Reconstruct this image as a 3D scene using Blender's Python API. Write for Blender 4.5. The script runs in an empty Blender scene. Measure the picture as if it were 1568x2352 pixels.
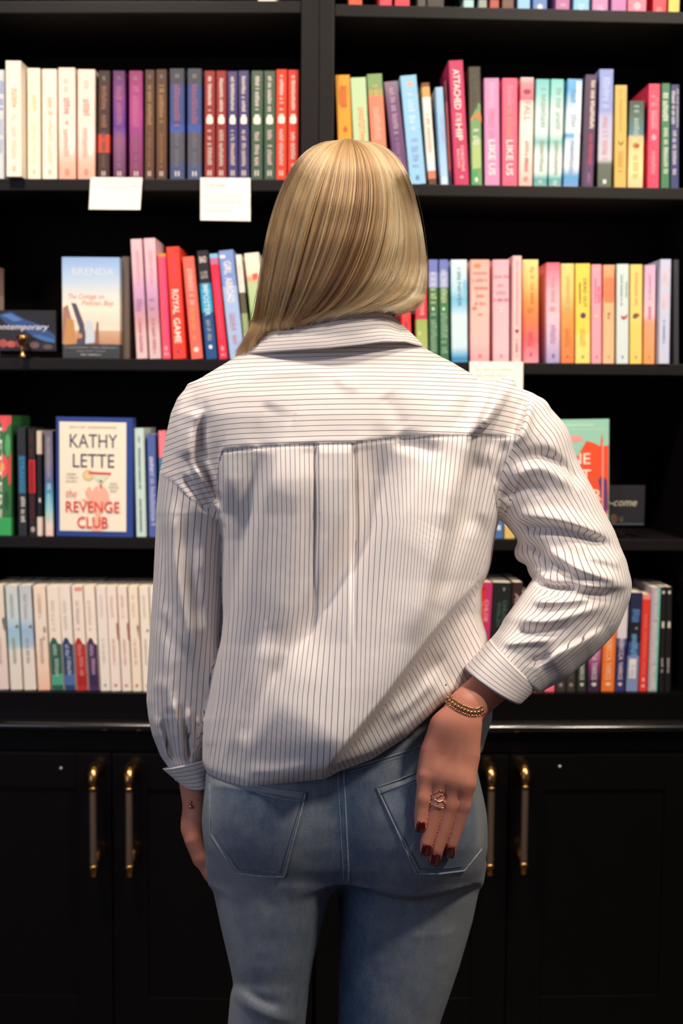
import bpy, bmesh, math, random
import numpy as np
from mathutils import Vector, Matrix
from mathutils.bvhtree import BVHTree
random.seed(7); RNG = np.random.default_rng(7)
C = bpy.context.scene.collection
SC = bpy.context.scene

# ------------------------------------------------------------------ camera
IW, IH = 1568.0, 2352.0
LENS = 42.0
F = IH * LENS / 36.0                       # focal length in pixels
HORIZ = 950.0
PITCH = math.atan((IH / 2 - HORIZ) / F)
ROLL = math.radians(0.4)
CZ = 1.32
cam_d = bpy.data.cameras.new('camera'); cam = bpy.data.objects.new('camera', cam_d); C.objects.link(cam)
cam_d.sensor_fit = 'VERTICAL'; cam_d.sensor_height = 36.0; cam_d.sensor_width = 24.0; cam_d.lens = LENS
CAMR = Matrix.Rotation(math.pi / 2 - PITCH, 3, 'X') @ Matrix.Rotation(ROLL, 3, 'Z')
cam.matrix_world = Matrix.Translation((0, 0, CZ)) @ CAMR.to_4x4()
cam_d.clip_start = 0.05
cam_d.dof.use_dof = True; cam_d.dof.focus_distance = 1.36; cam_d.dof.aperture_fstop = 5.2
SC.camera = cam

# ------------------------------------------------------------------ world, lights, exposure
w = bpy.data.worlds.new('world'); SC.world = w; w.use_nodes = True
w.node_tree.nodes['Background'].inputs[0].default_value = (0.75, 0.78, 1.0, 1)
w.node_tree.nodes['Background'].inputs[1].default_value = 0.085
SC.view_settings.view_transform = 'Standard'; SC.view_settings.look = 'None'
SC.view_settings.exposure = 0.0; SC.view_settings.gamma = 1.0; SC.view_settings.use_curve_mapping = False
SC.cycles.use_denoising = True

def area(name, loc, target, size, power, col, size_y=None, spread=math.pi):
    l = bpy.data.lights.new(name, 'AREA'); l.energy = power; l.color = col; l.size = size
    l.spread = spread
    if size_y: l.shape = 'RECTANGLE'; l.size_y = size_y
    else: l.shape = 'DISK'
    o = bpy.data.objects.new(name, l); C.objects.link(o); o.location = loc
    o.rotation_euler = (Vector(target) - Vector(loc)).to_track_quat('-Z', 'Y').to_euler()
    return o
WARM = (1.0, 0.86, 0.71); COOL = (0.72, 0.77, 1.0)
area('ceiling_lamp_key', (1.3, 0.3, 2.75), (0.0, 1.45, 1.25), 0.3, 34, WARM)
area('ceiling_lamp_shelf_left', (-0.75, 0.95, 3.25), (-0.42, 2.33, 1.0), 0.3, 11.5, WARM, spread=math.radians(75))
area('ceiling_lamp_shelf_right', (0.8, 0.95, 3.25), (0.42, 2.33, 1.0), 0.3, 9.5, WARM, spread=math.radians(75))
area('window_daylight', (-2.2, -0.9, 1.75), (0, 1.5, 1.2), 1.6, 20, COOL, 1.6)

# ------------------------------------------------------------------ pixel <-> world helpers (used to measure the photograph)
RN = np.array(CAMR)
def ray(px, py):
    px = np.asarray(px, float); py = np.asarray(py, float)
    d = np.stack([(px - IW / 2) / F, -(py - IH / 2) / F, -np.ones_like(px)], -1)
    return d @ RN.T
def P(px, py, Y):
    d = ray(px, py); t = Y / d[..., 1]
    p = d * t[..., None]; p[..., 2] += CZ
    return p
YA = 1.46                                   # distance of the person's axis
U = YA / F                                  # metres per design unit
def W(a):
    a = np.asarray(a, float)
    return P(a[..., 0], a[..., 1], YA + a[..., 2] * U)

# ------------------------------------------------------------------ object helpers
def link(name, me, parent=None, mats=()):
    o = bpy.data.objects.new(name, me); C.objects.link(o)
    for m in mats: me.materials.append(m)
    if parent is not None: o.parent = parent
    return o
def mesh(name, V, Fc, smooth=False):
    me = bpy.data.meshes.new(name)
    me.from_pydata([tuple(v) for v in V], [], [tuple(f) for f in Fc]); me.update()
    if smooth: me.shade_smooth()
    return me
def tag(o, label, cat, group=None, kind=None):
    if label: o['label'] = label
    if cat: o['category'] = cat
    if group: o['group'] = group
    if kind: o['kind'] = kind
    return o
def empty(name, loc):
    o = bpy.data.objects.new(name, None); C.objects.link(o); o.location = loc; o.empty_display_size = .05
    return o
def box_bm(bm, x0, x1, y0, y1, z0, z1, bev=0.0):
    g = bmesh.ops.create_cube(bm, size=1.0)
    vs = g['verts']
    for v in vs:
        v.co = ((x0 + x1) / 2 + v.co.x * (x1 - x0), (y0 + y1) / 2 + v.co.y * (y1 - y0), (z0 + z1) / 2 + v.co.z * (z1 - z0))
    if bev > 0:
        es = list({e for v in vs for e in v.link_edges})
        bmesh.ops.bevel(bm, geom=es, offset=bev, segments=2, affect='EDGES', profile=0.7)
def bm_mesh(name, bm, smooth=False):
    me = bpy.data.meshes.new(name); bm.normal_update(); bm.to_mesh(me); bm.free()
    if smooth: me.shade_smooth()
    return me
def tube(pts, r, n=8, closed=False, caps=True):
    """swept tube along world points; r scalar or list"""
    pts = np.asarray(pts, float); m = len(pts)
    rr = np.full(m, r) if np.isscalar(r) else np.asarray(r, float)
    V = []; Fc = []
    if closed: tg = np.roll(pts, -1, 0) - np.roll(pts, 1, 0)
    else: tg = np.gradient(pts, axis=0)
    tg /= np.linalg.norm(tg, axis=1)[:, None] + 1e-12
    up = np.array([0.31, 0.2, 0.93]); nrm = np.cross(tg[0], up); nrm /= np.linalg.norm(nrm)
    for i in range(m):
        nrm = nrm - tg[i] * np.dot(nrm, tg[i]); nrm /= np.linalg.norm(nrm) + 1e-12
        b = np.cross(tg[i], nrm)
        for j in range(n):
            a = 2 * math.pi * j / n
            V.append(pts[i] + rr[i] * (math.cos(a) * nrm + math.sin(a) * b))
    for i in range(m if closed else m - 1):
        k = (i + 1) % m
        for j in range(n):
            Fc.append((i * n + j, i * n + (j + 1) % n, k * n + (j + 1) % n, k * n + j))
    if caps and not closed:
        Fc.append(tuple(range(n))[::-1]); Fc.append(tuple(range((m - 1) * n, m * n)))
    return V, Fc
def join(parts):
    V = []; Fc = []
    for v, f in parts:
        o = len(V); V += [tuple(x) for x in v]; Fc += [tuple(i + o for i in q) for q in f]
    return V, Fc
def lathe(prof, n=16):
    """profile [(r,z)] about z"""
    V = []; Fc = []
    for r, z in prof:
        for j in range(n):
            a = 2 * math.pi * j / n; V.append((r * math.cos(a), r * math.sin(a), z))
    m = len(prof)
    for i in range(m - 1):
        for j in range(n):
            Fc.append((i * n + j, i * n + (j + 1) % n, (i + 1) * n + (j + 1) % n, (i + 1) * n + j))
    Fc.append(tuple(range(n))[::-1]); Fc.append(tuple(range((m - 1) * n, m * n)))
    return V, Fc

# ------------------------------------------------------------------ materials
def lin(h):
    h = h.lstrip('#'); r = [int(h[i:i + 2], 16) / 255 for i in (0, 2, 4)]
    return tuple(c / 12.92 if c <= .04045 else ((c + .055) / 1.055) ** 2.4 for c in r)
def mat(name, col, rough=.5, metal=0., spec=.5, noise=None, bump=0., nscale=40., coat=0.):
    m = bpy.data.materials.new(name); m.use_nodes = True; nt = m.node_tree; b = nt.nodes['Principled BSDF']
    c = lin(col) if isinstance(col, str) else col
    b.inputs['Base Color'].default_value = (*c, 1); b.inputs['Roughness'].default_value = rough
    b.inputs['Metallic'].default_value = metal; b.inputs['Specular IOR Level'].default_value = spec
    b.inputs['Coat Weight'].default_value = coat
    if noise or bump:
        tc = nt.nodes.new('ShaderNodeTexCoord'); n = nt.nodes.new('ShaderNodeTexNoise'); n.inputs['Scale'].default_value = nscale
        n.inputs['Detail'].default_value = 5
        nt.links.new(tc.outputs['Object'], n.inputs['Vector'])
        if noise:
            mx = nt.nodes.new('ShaderNodeMix'); mx.data_type = 'RGBA'
            mx.inputs[6].default_value = (*c, 1); c2 = lin(noise) if isinstance(noise, str) else noise
            mx.inputs[7].default_value = (*c2, 1)
            nt.links.new(n.outputs['Fac'], mx.inputs[0]); nt.links.new(mx.outputs[2], b.inputs['Base Color'])
        if bump:
            bp = nt.nodes.new('ShaderNodeBump'); bp.inputs['Strength'].default_value = bump; bp.inputs['Distance'].default_value = .002
            nt.links.new(n.outputs['Fac'], bp.inputs['Height']); nt.links.new(bp.outputs['Normal'], b.inputs['Normal'])
    return m
def attr_mat(name, attr, rough=.5, bump=0.):
    m = mat(name, (.5, .5, .5), rough, bump=bump, nscale=300.); nt = m.node_tree
    a = nt.nodes.new('ShaderNodeAttribute'); a.attribute_name = attr
    nt.links.new(a.outputs['Color'], nt.nodes['Principled BSDF'].inputs['Base Color'])
    return m
M_BLACK = mat('black_lacquered_wood', '#060405', .36, noise='#090607', bump=.05, nscale=25, spec=.22)
M_BACK = mat('dark_brown_board', '#120b0c', .75, noise='#1a1112', nscale=8, spec=.1)
M_EDGE = mat('black_shelf_edge', '#120d0e', .5, noise='#0d090a', nscale=60, spec=.25)
M_COVER = attr_mat('printed_card', 'Col', .48)
M_PAGE = mat('book_paper', '#e9dfce', .8, noise='#d8cab4', nscale=400, bump=.3)
M_CARD = mat('white_card', '#f6f1e8', .7)
M_INK = mat('pale_red_ink', '#e8b3a6', .7); M_PENCIL = mat('pencil_grey_ink', '#cfc8c2', .7)
M_BRASS = mat('polished_brass', '#b98a56', .25, 1.0)
M_ROD = mat('brushed_brass_rod', '#8a7464', .45, 0.85, bump=.4, nscale=500)
M_STEEL = mat('small_steel_lock', '#b9b6b2', .3, 1.0)
M_FLOOR = mat('dark_wood_floor', '#3a2a20', .45, noise='#241812', nscale=6, bump=.1)
M_WALL = mat('dark_plaster_wall', '#1c1718', .85, noise='#241d1d', nscale=12)

# ------------------------------------------------------------------ setting
def struct(name, bm, m):
    o = link(name, bm_mesh(name, bm), None, [m]); o['kind'] = 'structure'; return o
bm = bmesh.new(); box_bm(bm, -2.6, 2.6, -3.0, 3.05, -.05, 0); struct('floor', bm, M_FLOOR)
bm = bmesh.new(); box_bm(bm, -2.6, 2.6, 2.95, 3.05, 0, 3.0); struct('wall_back', bm, M_WALL)

class Unit:
    """a flat bookcase front: lx along it, n into it"""
    def __init__(s, yaw):
        s.o = P(728., 950., 2.31); a = math.radians(yaw)
        s.ex = np.array([math.cos(a), math.sin(a), 0]); s.en = np.array([-math.sin(a), math.cos(a), 0])
        s.yaw = a
    def loc(s, px, py, n=0.0):
        d = ray(px, py); c = np.array([0, 0, CZ]); t = (np.dot(s.o + s.en * n - c, s.en)) / np.dot(d, s.en)
        p = c + d * t - s.o
        return float(np.dot(p, s.ex)), float(p[2] + s.o[2])
    def pt(s, lx, n, z):
        p = s.o + s.ex * lx + s.en * n; return np.array([p[0], p[1], z])
    def mtx(s, lx, n, z, lean=0.):
        return Matrix.Translation(s.pt(lx, n, z)) @ Matrix.Rotation(s.yaw, 4, 'Z') @ Matrix.Rotation(lean, 4, 'Y')
UL = Unit(-1.3); UR = Unit(2.6)
# ------------------------------------------------------------------ bookcases, worktop, cabinets
def zrow(u, px, py, n=0.0): return u.loc(px, py, n)[1]
ZL = [zrow(UL, 345, y) for y in (2, 411, 824, 1235, 1592)]
ZR = [zrow(UR, 1250, 20), zrow(UR, 1250, 427), zrow(UR, 1300, 834), zrow(UR, 1300, 1239), zrow(UR, 1350, 1592)]
NB = 0.012                                      # spines stand this far behind the shelf edge
TOP = 2.32
ZT = zrow(UL, 728, 1667, -.035)                   # height of the worktop
def ubox(u, name, parent, m, x0, x1, n0, n1, z0, z1, bev=.0015):
    bm = bmesh.new(); box_bm(bm, x0, x1, n0, n1, z0, z1, bev)
    o = link(name, bm_mesh(name, bm), parent, [m]); return o
def bookcase(u, x0, x1, Z, label, xpost):
    b = ZT + .0006; r = empty('bookcase', (0, 0, 0)); r.matrix_world = u.mtx(0, 0, b)
    tag(r, label, 'bookcase')
    inner = (x0, xpost[0]) if u is UL else (xpost[1], x1)
    for k, z in enumerate(Z[:4] + [TOP - .02]):
        ubox(u, 'shelf', r, M_EDGE, inner[0] + .0003, inner[1] - .0003, 0.0, .285, z - .022 - b, z - b)
    ubox(u, 'bottom_board', r, M_BLACK, inner[0] + .0003, inner[1] - .0003, 0.0, .285, 0, Z[4] - b)
    ubox(u, 'back_panel', r, M_BACK, inner[0], inner[1], .2855, .295, 0, TOP - b)
    ubox(u, 'side_panel', r, M_EDGE, xpost[0], xpost[1], .0005, .295, 0, TOP - b)
    return r, b
xl_post = UL.loc(690, 500)[0]; xr_post = UR.loc(765, 500)[0]; xr_in = UR.loc(1590, 900)[0]
bl, _ = bookcase(UL, UL.loc(-170, 900)[0], xl_post, ZL, 'tall black bookcase on the left, holding the books left of the woman', (xl_post, -.0115))
br_, _ = bookcase(UR, xr_post, xr_in, ZR, 'tall black bookcase on the right, holding the books right of the woman', (.0115, xr_post))
ubox(UL, 'stile', bl, M_EDGE, xl_post + .001, -.0005, -.006, .0, 0, TOP - ZT)
ubox(UR, 'stile', br_, M_EDGE, .0005, xr_post - .001, -.006, .0, 0, TOP - ZT)
ubox(UR, 'side_panel', br_, M_EDGE, xr_in, xr_in + .05, -.004, .295, 0, TOP - ZT)
ubox(UL, 'side_panel', bl, M_EDGE, UL.loc(-210, 900)[0], UL.loc(-170, 900)[0], -.004, .295, 0, TOP - ZT)
# worktop: one long board with a rounded glossy nose, following the two bookcase fronts
M_NOSE = mat('glossy_black_worktop', '#0b090a', .16, spec=.6, coat=.4)
def worktop():
    parts = []
    for u, a, b, Z in ((UL, UL.loc(-210, 1670)[0], 0.0, ZL), (UR, 0.0, UR.loc(1700, 1670)[0], ZR)):
        zt = ZT
        sec = [(.30, zt), (-.028, zt), (-.033, zt - .0015), (-.036, zt - .004), (-.038, zt - .009), (-.036, zt - .014), (-.03, zt - .018), (.30, zt - .018)]
        V = []; Fc = []
        for x in np.linspace(a, b, 12):
            for n, z in sec: V.append(u.pt(x, n, z))
        k = len(sec)
        for i in range(11):
            for j in range(k): Fc.append((i * k + j, (i + 1) * k + j, (i + 1) * k + (j + 1) % k, i * k + (j + 1) % k))
        Fc.append(tuple(range(k))); Fc.append(tuple(range(11 * k, 12 * k))[::-1]); parts.append((V, Fc))
    me = mesh('worktop', *join(parts)); me.shade_smooth(); me.set_sharp_from_angle(angle=.9)
    o = link('worktop', me, None, [M_NOSE]); tag(o, 'long black worktop with a shiny front edge, under the bookcases', 'worktop')
worktop()
def handle_mesh(h):
    """bar handle in local coords: rod parallel to z, standing off towards -y; origin at the rod's middle on the door"""
    so = .046; rb = .0062; parts = []
    rodp = [(0, -so, z) for z in np.linspace(-h / 2, h / 2, 14)]
    rod = tube(rodp, .0068, 12)
    top = [(0, 0, h / 2 + .006), (0, -so * .35, h / 2 + .010), (0, -so * .7, h / 2 + .010), (0, -so * .95, h / 2 + .004), (0, -so, h / 2 - .006), (0, -so, h / 2 - .016)]
    parts.append(tube(top, [.014, .0135, .0125, .0105, .0090, .0088], 12))
    v, f = lathe([(.0079, 0), (.0089, .002), (.0089, .006), (.0079, .008)], 12); parts.append(([(x, y - so, z + h / 2 - .025) for x, y, z in v], f))
    v, f = lathe([(.0072, -.010), (.0084, -.009), (.0078, .001), (.0092, .004), (.0092, .011), (.0076, .013)], 12); parts.append(([(x, y - so, z - h / 2 - .003) for x, y, z in v], f))
    parts.append(tube([(0, 0, -h / 2 + .022), (0, -so * .5, -h / 2 + .020), (0, -so, -h / 2 + .016)], [.0135, .0115, .0085], 12))
    nb = sum(len(f) for _, f in parts)
    me = mesh('handle', *join(parts + [rod]), True)
    mi = np.zeros(len(me.polygons), int); mi[nb:] = 1; me.materials.append(M_BRASS); me.materials.append(M_ROD)
    me.polygons.foreach_set('material_index', mi); return me
def cabinet(u, xa, xm, xb, label, hp, locks):
    ca, cb = (xa, xb - .012) if u is UL else (xa + .012, xb)
    r = empty('base_cabinet', (0, 0, 0)); r.matrix_world = u.mtx(0, 0, 0); tag(r, label, 'cabinet', 'base cabinets under the worktop')
    zt = ZT - .018; zd = zrow(u, 728, 1738, -.02)
    ubox(u, 'carcass', r, M_BLACK, ca, cb, .0, .30, .08, zt - .001)
    ubox(u, 'top_rail', r, M_BLACK, xa, xb, -.010, .0, zd + .004, zt - .001)
    ubox(u, 'plinth', r, M_BLACK, ca, cb, .03, .30, 0, .08)
    for k, (a, b) in enumerate(((xa, xm), (xm, xb))):
        bm = bmesh.new(); g = .0015; fr = .07
        box_bm(bm, a + g, b - g, -.014, -.001, .085, zd, .002)
        # raised frame of the door
        for q in ((a + g, a + fr, .085, zd), (b - fr, b - g, .085, zd)): box_bm(bm, q[0], q[1], -.020, -.013, q[2], q[3], .0015)
        for q in ((a + fr, b - fr, .085, .085 + fr), (a + fr, b - fr, zd - fr, zd)): box_bm(bm, q[0], q[1], -.020, -.013, q[2], q[3], .0015)
        d = link('door', bm_mesh('door', bm), r, [M_BLACK])
        px, y0, y1 = hp[k]; lx, z1 = u.loc(px, y0, -.064); _, z0 = u.loc(px, y1, -.064)
        h = link('handle', handle_mesh(z1 - z0 - .012), d); h.location = (lx, -.020, (z0 + z1) / 2); h['label'] = 'brass bar handle on a dark rod'
        if locks[k]:
            lx, z = u.loc(*locks[k], -.02); v, f = lathe([(.004, 0), (.004, .002), (.0025, .004)], 12)
            lo = link('lock', mesh('lock', v, f, True), d, [M_STEEL]); lo.location = (lx, -.02, z); lo.rotation_euler = (math.pi / 2, 0, 0)
    return r
x256 = UL.loc(256, 1760, -.02)[0]; x1170 = UR.loc(1170, 1760, -.02)[0]
cabinet(UL, UL.loc(-210, 1760)[0], x256, -.001, 'black two-door base cabinet on the left, its handles left of the woman', [(213, 1779, 2003), (296, 1780, 2003)], [(140, 1765), None])
cabinet(UR, .001, x1170, UR.loc(1600, 1760)[0], 'black two-door base cabinet on the right, its handles beside her right hip', [(1128, 1778, 2000), (1206, 1775, 1997)], [None, (1285, 1761)])

# ------------------------------------------------------------------ book builder
_tc = {}
def text2d(s, shear=0., bold=0.):
    """letters of s as flat polygons, cap height 1, baseline 0, x from 0"""
    key = (s, shear, bold)
    if key in _tc: return _tc[key]
    cu = bpy.data.curves.new('t', 'FONT'); cu.body = s; cu.resolution_u = 2; cu.shear = shear; cu.offset = bold; cu.size = 1.0
    o = bpy.data.objects.new('t', cu); C.objects.link(o); bpy.context.view_layer.update()
    me = bpy.data.meshes.new_from_object(o.evaluated_get(bpy.context.evaluated_depsgraph_get()))
    V = np.array([v.co[:2] for v in me.vertices]) if len(me.vertices) else np.zeros((0, 2))
    Fc = [tuple(p.vertices) for p in me.polygons]
    bpy.data.objects.remove(o); bpy.data.curves.remove(cu); bpy.data.meshes.remove(me)
    if len(V): V[:, 0] -= V[:, 0].min(); V /= .729
    _tc[key] = (V, Fc); return _tc[key]
def parse(spec):
    mode, rest = spec.split(':'); st = []
    for q in rest.split(','):
        t, c = q.split('#'); st.append((float(t), np.array(lin(c))))
    segs = []
    for i, (t, c) in enumerate(st):
        t2 = st[i + 1][0] if i + 1 < len(st) else 1.0
        if t2 > t: segs.append((t, t2, c, (st[i + 1][1] if i + 1 < len(st) else c) if mode == 'g' else c))
    return segs
def smudge(L, Wd, rng):
    """illegible lettering: a row of broken strokes"""
    V = []; Fc = []; x = 0.
    while x < L:
        wl = rng.uniform(.32, .6) * Wd
        if rng.random() < .12: x += wl; continue
        for k in range(2):
            sx = x + k * wl * .55; o = len(V)
            V += [(sx, rng.uniform(-.1, .12) * Wd), (sx + wl * .3, rng.uniform(-.1, .12) * Wd), (sx + wl * .3, Wd * rng.uniform(.75, 1.)), (sx, Wd * rng.uniform(.75, 1.))]
            Fc.append((o, o + 1, o + 2, o + 3))
        y = rng.choice([0, .4, .8]) * Wd; o = len(V)
        V += [(x, y), (x + wl * .85, y), (x + wl * .85, y + .2 * Wd), (x, y + .2 * Wd)]; Fc.append((o, o + 1, o + 2, o + 3))
        x += wl * 1.15
    return V, Fc
def cover_mesh(w, h, d, spec, decor, ch=.0012, seed=0, tk=.0009):
    V = []; Fc = []; Cc = []
    rng = random.Random(seed)
    def quad(a, b, c, e, ca, cb, cc, ce):
        o = len(V); V.extend([a, b, c, e]); Fc.append((o, o + 1, o + 2, o + 3)); Cc.extend([ca, cb, cc, ce])
    out = [(0, d), (0, ch), (ch, 0), (w - ch, 0), (w, ch), (w, d)]
    inn = [(tk, d), (tk, ch + tk), (ch + tk, tk), (w - ch - tk, tk), (w - tk, ch + tk), (w - tk, d)]
    segs = parse(spec)
    for t0, t1, c0, c1 in segs:
        z0, z1 = h * (1 - t0), h * (1 - t1)
        for i in range(5):
            (xa, ya), (xb, yb) = out[i], out[i + 1]
            quad((xa, ya, z1), (xb, yb, z1), (xb, yb, z0), (xa, ya, z0), c1, c1, c0, c0)
    cm = segs[0][2]; cb = segs[-1][3]
    for i in range(5):
        a, b, c, e = out[i], out[i + 1], inn[i + 1], inn[i]
        quad((*a, h), (*b, h), (*c, h), (*e, h), cm, cm, cm, cm)
        quad((*e, 0), (*c, 0), (*b, 0), (*a, 0), cb, cb, cb, cb)
        quad((*c, 0), (*e, 0), (*e, h), (*c, h), cm, cm, cm, cm)
    for a, b in ((inn[0], out[0]), (out[5], inn[5])):
        quad((*a, 0), (*b, 0), (*b, h), (*a, h), cm, cm, cm, cm)
    eps = 0.
    for q in decor:
        eps += .00012; k = q[0]
        if k in 'tb':          # down the spine: t text / b broken strokes : (k, txt, t0, t1, col, xc, wf [,shear])
            _, s, t0, t1, col, xc, wf = q[:7]; L = (t1 - t0) * h; Wd = wf * w
            if k == 't':
                v, f = text2d(s, q[7] if len(q) > 7 else 0., .012); v = v.copy()
                v[:, 0] *= L / max(v[:, 0].max(), 1e-6); v[:, 1] *= Wd
            else: v, f = smudge(L, Wd, rng); v = np.array(v)
            if len(v) == 0: continue
            pts = [(xc * w - Wd / 2 + y, -eps, h * (1 - t0) - x) for x, y in v]
        elif k == 'h':         # level text: (h, txt, xc, t, width, height, col)
            _, s, xc, t, wd, ht, col = q[:7]
            v, f = text2d(s, q[7] if len(q) > 7 else 0., .003); v = v.copy()
            if s == '~': v, f = smudge(wd * w, ht * h, rng); v = np.array(v)
            v[:, 0] *= wd * w / v[:, 0].max(); v[:, 1] *= 1 if s == '~' else ht * h
            pts = [(xc * w - wd * w / 2 + x, -eps, h * (1 - t) - ht * h / 2 + y) for x, y in v]
        elif k == 'r':         # rectangle: (r, x0, x1, t0, t1, col)
            _, x0, x1, t0, t1, col = q; f = [(0, 1, 2, 3)]
            pts = [(x0 * w, -eps, h * (1 - t1)), (x1 * w, -eps, h * (1 - t1)), (x1 * w, -eps, h * (1 - t0)), (x0 * w, -eps, h * (1 - t0))]
        elif k == 'o':         # disc: (o, xc, t, rx, rz in spine widths, col)
            _, xc, t, rx, rz, col = q; n = 14; f = [tuple(range(n))]
            pts = [(xc * w + rx * w * math.cos(2 * math.pi * i / n), -eps, h * (1 - t) + rz * w * math.sin(2 * math.pi * i / n)) for i in range(n)]
        elif k == 'p':         # polygon: (p, [(x,t)..], col)
            _, pl, col = q; f = [tuple(range(len(pl)))]; pts = [(x * w, -eps, h * (1 - t)) for x, t in pl]
        c = np.array(lin(col)); o = len(V)
        V.extend(pts); Fc.extend([tuple(i + o for i in g) for g in f]); Cc.extend([c] * len(pts))
    me = mesh('book', V, Fc)
    ca = me.color_attributes.new('Col', 'FLOAT_COLOR', 'POINT')
    ca.data.foreach_set('color', np.concatenate([np.array(Cc), np.ones((len(Cc), 1))], 1).astype(np.float32).ravel())
    bmf = bmesh.new(); bmf.from_mesh(me)
    for f in bmf.faces:        # print faces all look out of the spine
        if f.index >= len(segs) * 5 + 17 and f.normal.y > 0: f.normal_flip()
    bmf.to_mesh(me); bmf.free()
    me.materials.append(M_COVER); return me
def page_mesh(w, h, d, ch=.0012, tk=.0009, trim=.0):
    bm = bmesh.new(); box_bm(bm, tk + .0002, w - tk - .0002, ch + tk, d - trim - .001, trim + .0003, h - trim - .0006)
    return bm_mesh('page_block', bm)
_bseed = [0]
def book(u, Zs, xbl, xbr, xtl, yt, spec, decor, label, group, depth=.128, dn=0., name='book', cat='book', zoff=0., trim=0., n0=None):
    n = (NB if n0 is None else n0) + dn
    ybref = 950 + (u is UL) * 0
    # bottom edge: intersect the columns with the shelf plane
    zs = Zs + zoff
    def xat(px):
        # local x of the pixel column at shelf height on the spine plane
        lo, hi = 0., 2352.
        for _ in range(30):
            m = (lo + hi) / 2
            if u.loc(px, m, n)[1] > zs: lo = m
            else: hi = m
        return u.loc(px, lo, n)[0]
    a = xat(xbl); b = xat(xbr); tx, tz = u.loc(xtl, yt, n)
    if abs(xtl - xbl) <= 2 and yt < 0: tx = a
    lean = math.atan2(tx - a, tz - zs); w = (b - a) * math.cos(lean) - .0006; h = math.hypot(tx - a, tz - zs)
    _bseed[0] += 1
    me = cover_mesh(w, h, depth, spec, decor, seed=_bseed[0])
    o = link(name, me); tag(o, label, cat, group)
    if lean < 0: zz = zs + .0004; ax = a + .0003 
    else: zz = zs + .0004; ax = a + .0003
    if lean > 0: zz += w * math.sin(lean)
    o.matrix_world = u.mtx(ax, n, zz, lean)
    p = link('page_block', page_mesh(w, h, depth, trim=trim), o, [M_PAGE])
    return o
# ------------------------------------------------------------------ the books, shelf by shelf
# (xbl, xbr, xtl, ytop, colours, print, label[, options])
def row(u, Zs, group, items):
    for it in items:
        kw = it[7] if len(it) > 7 else {}
        book(u, Zs, it[0], it[1], it[2], it[3], it[4], it[5], it[6], group, **kw)
LG = '#d9c9ad'; WH = '#f4eae0'
def knox(c):  # white script, pale emblem, author line
    return [('b', '', .05, .36, '#e6d6cc', .5, .34), ('r', .2, .8, .425, .475, '#f3ecd8'), ('r', .3, .7, .40, .43, '#f3ecd8'), ('o', .5, .475, .3, .12, '#f3ecd8'),
            ('b', '', .54, .63, '#d9c3bb', .5, .38), ('b', '', .66, .86, '#d9c3bb', .5, .38), ('r', .32, .42, .91, .96, '#e6d6cc'), ('r', .56, .66, .91, .96, '#e6d6cc')]
def dusk(a, b, c):
    return [('b', '', .05, .08, '#8a8078', .5, .3), ('b', '', .14, .5, a, .5, .42), ('b', '', .56, .88, b, .5, .34), ('r', .35, .44, .92, .965, c), ('r', .56, .65, .92, .965, c)]
G = 'books on the upper left shelf'
def cream(t, b=None): return [('b', '', .24, .40, t, .55, .36), ('b', '', .46, .84, '#eed9bd', .55, .34), ('o', .52, .93, .14, .2, '#f3c3ac')]
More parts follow.
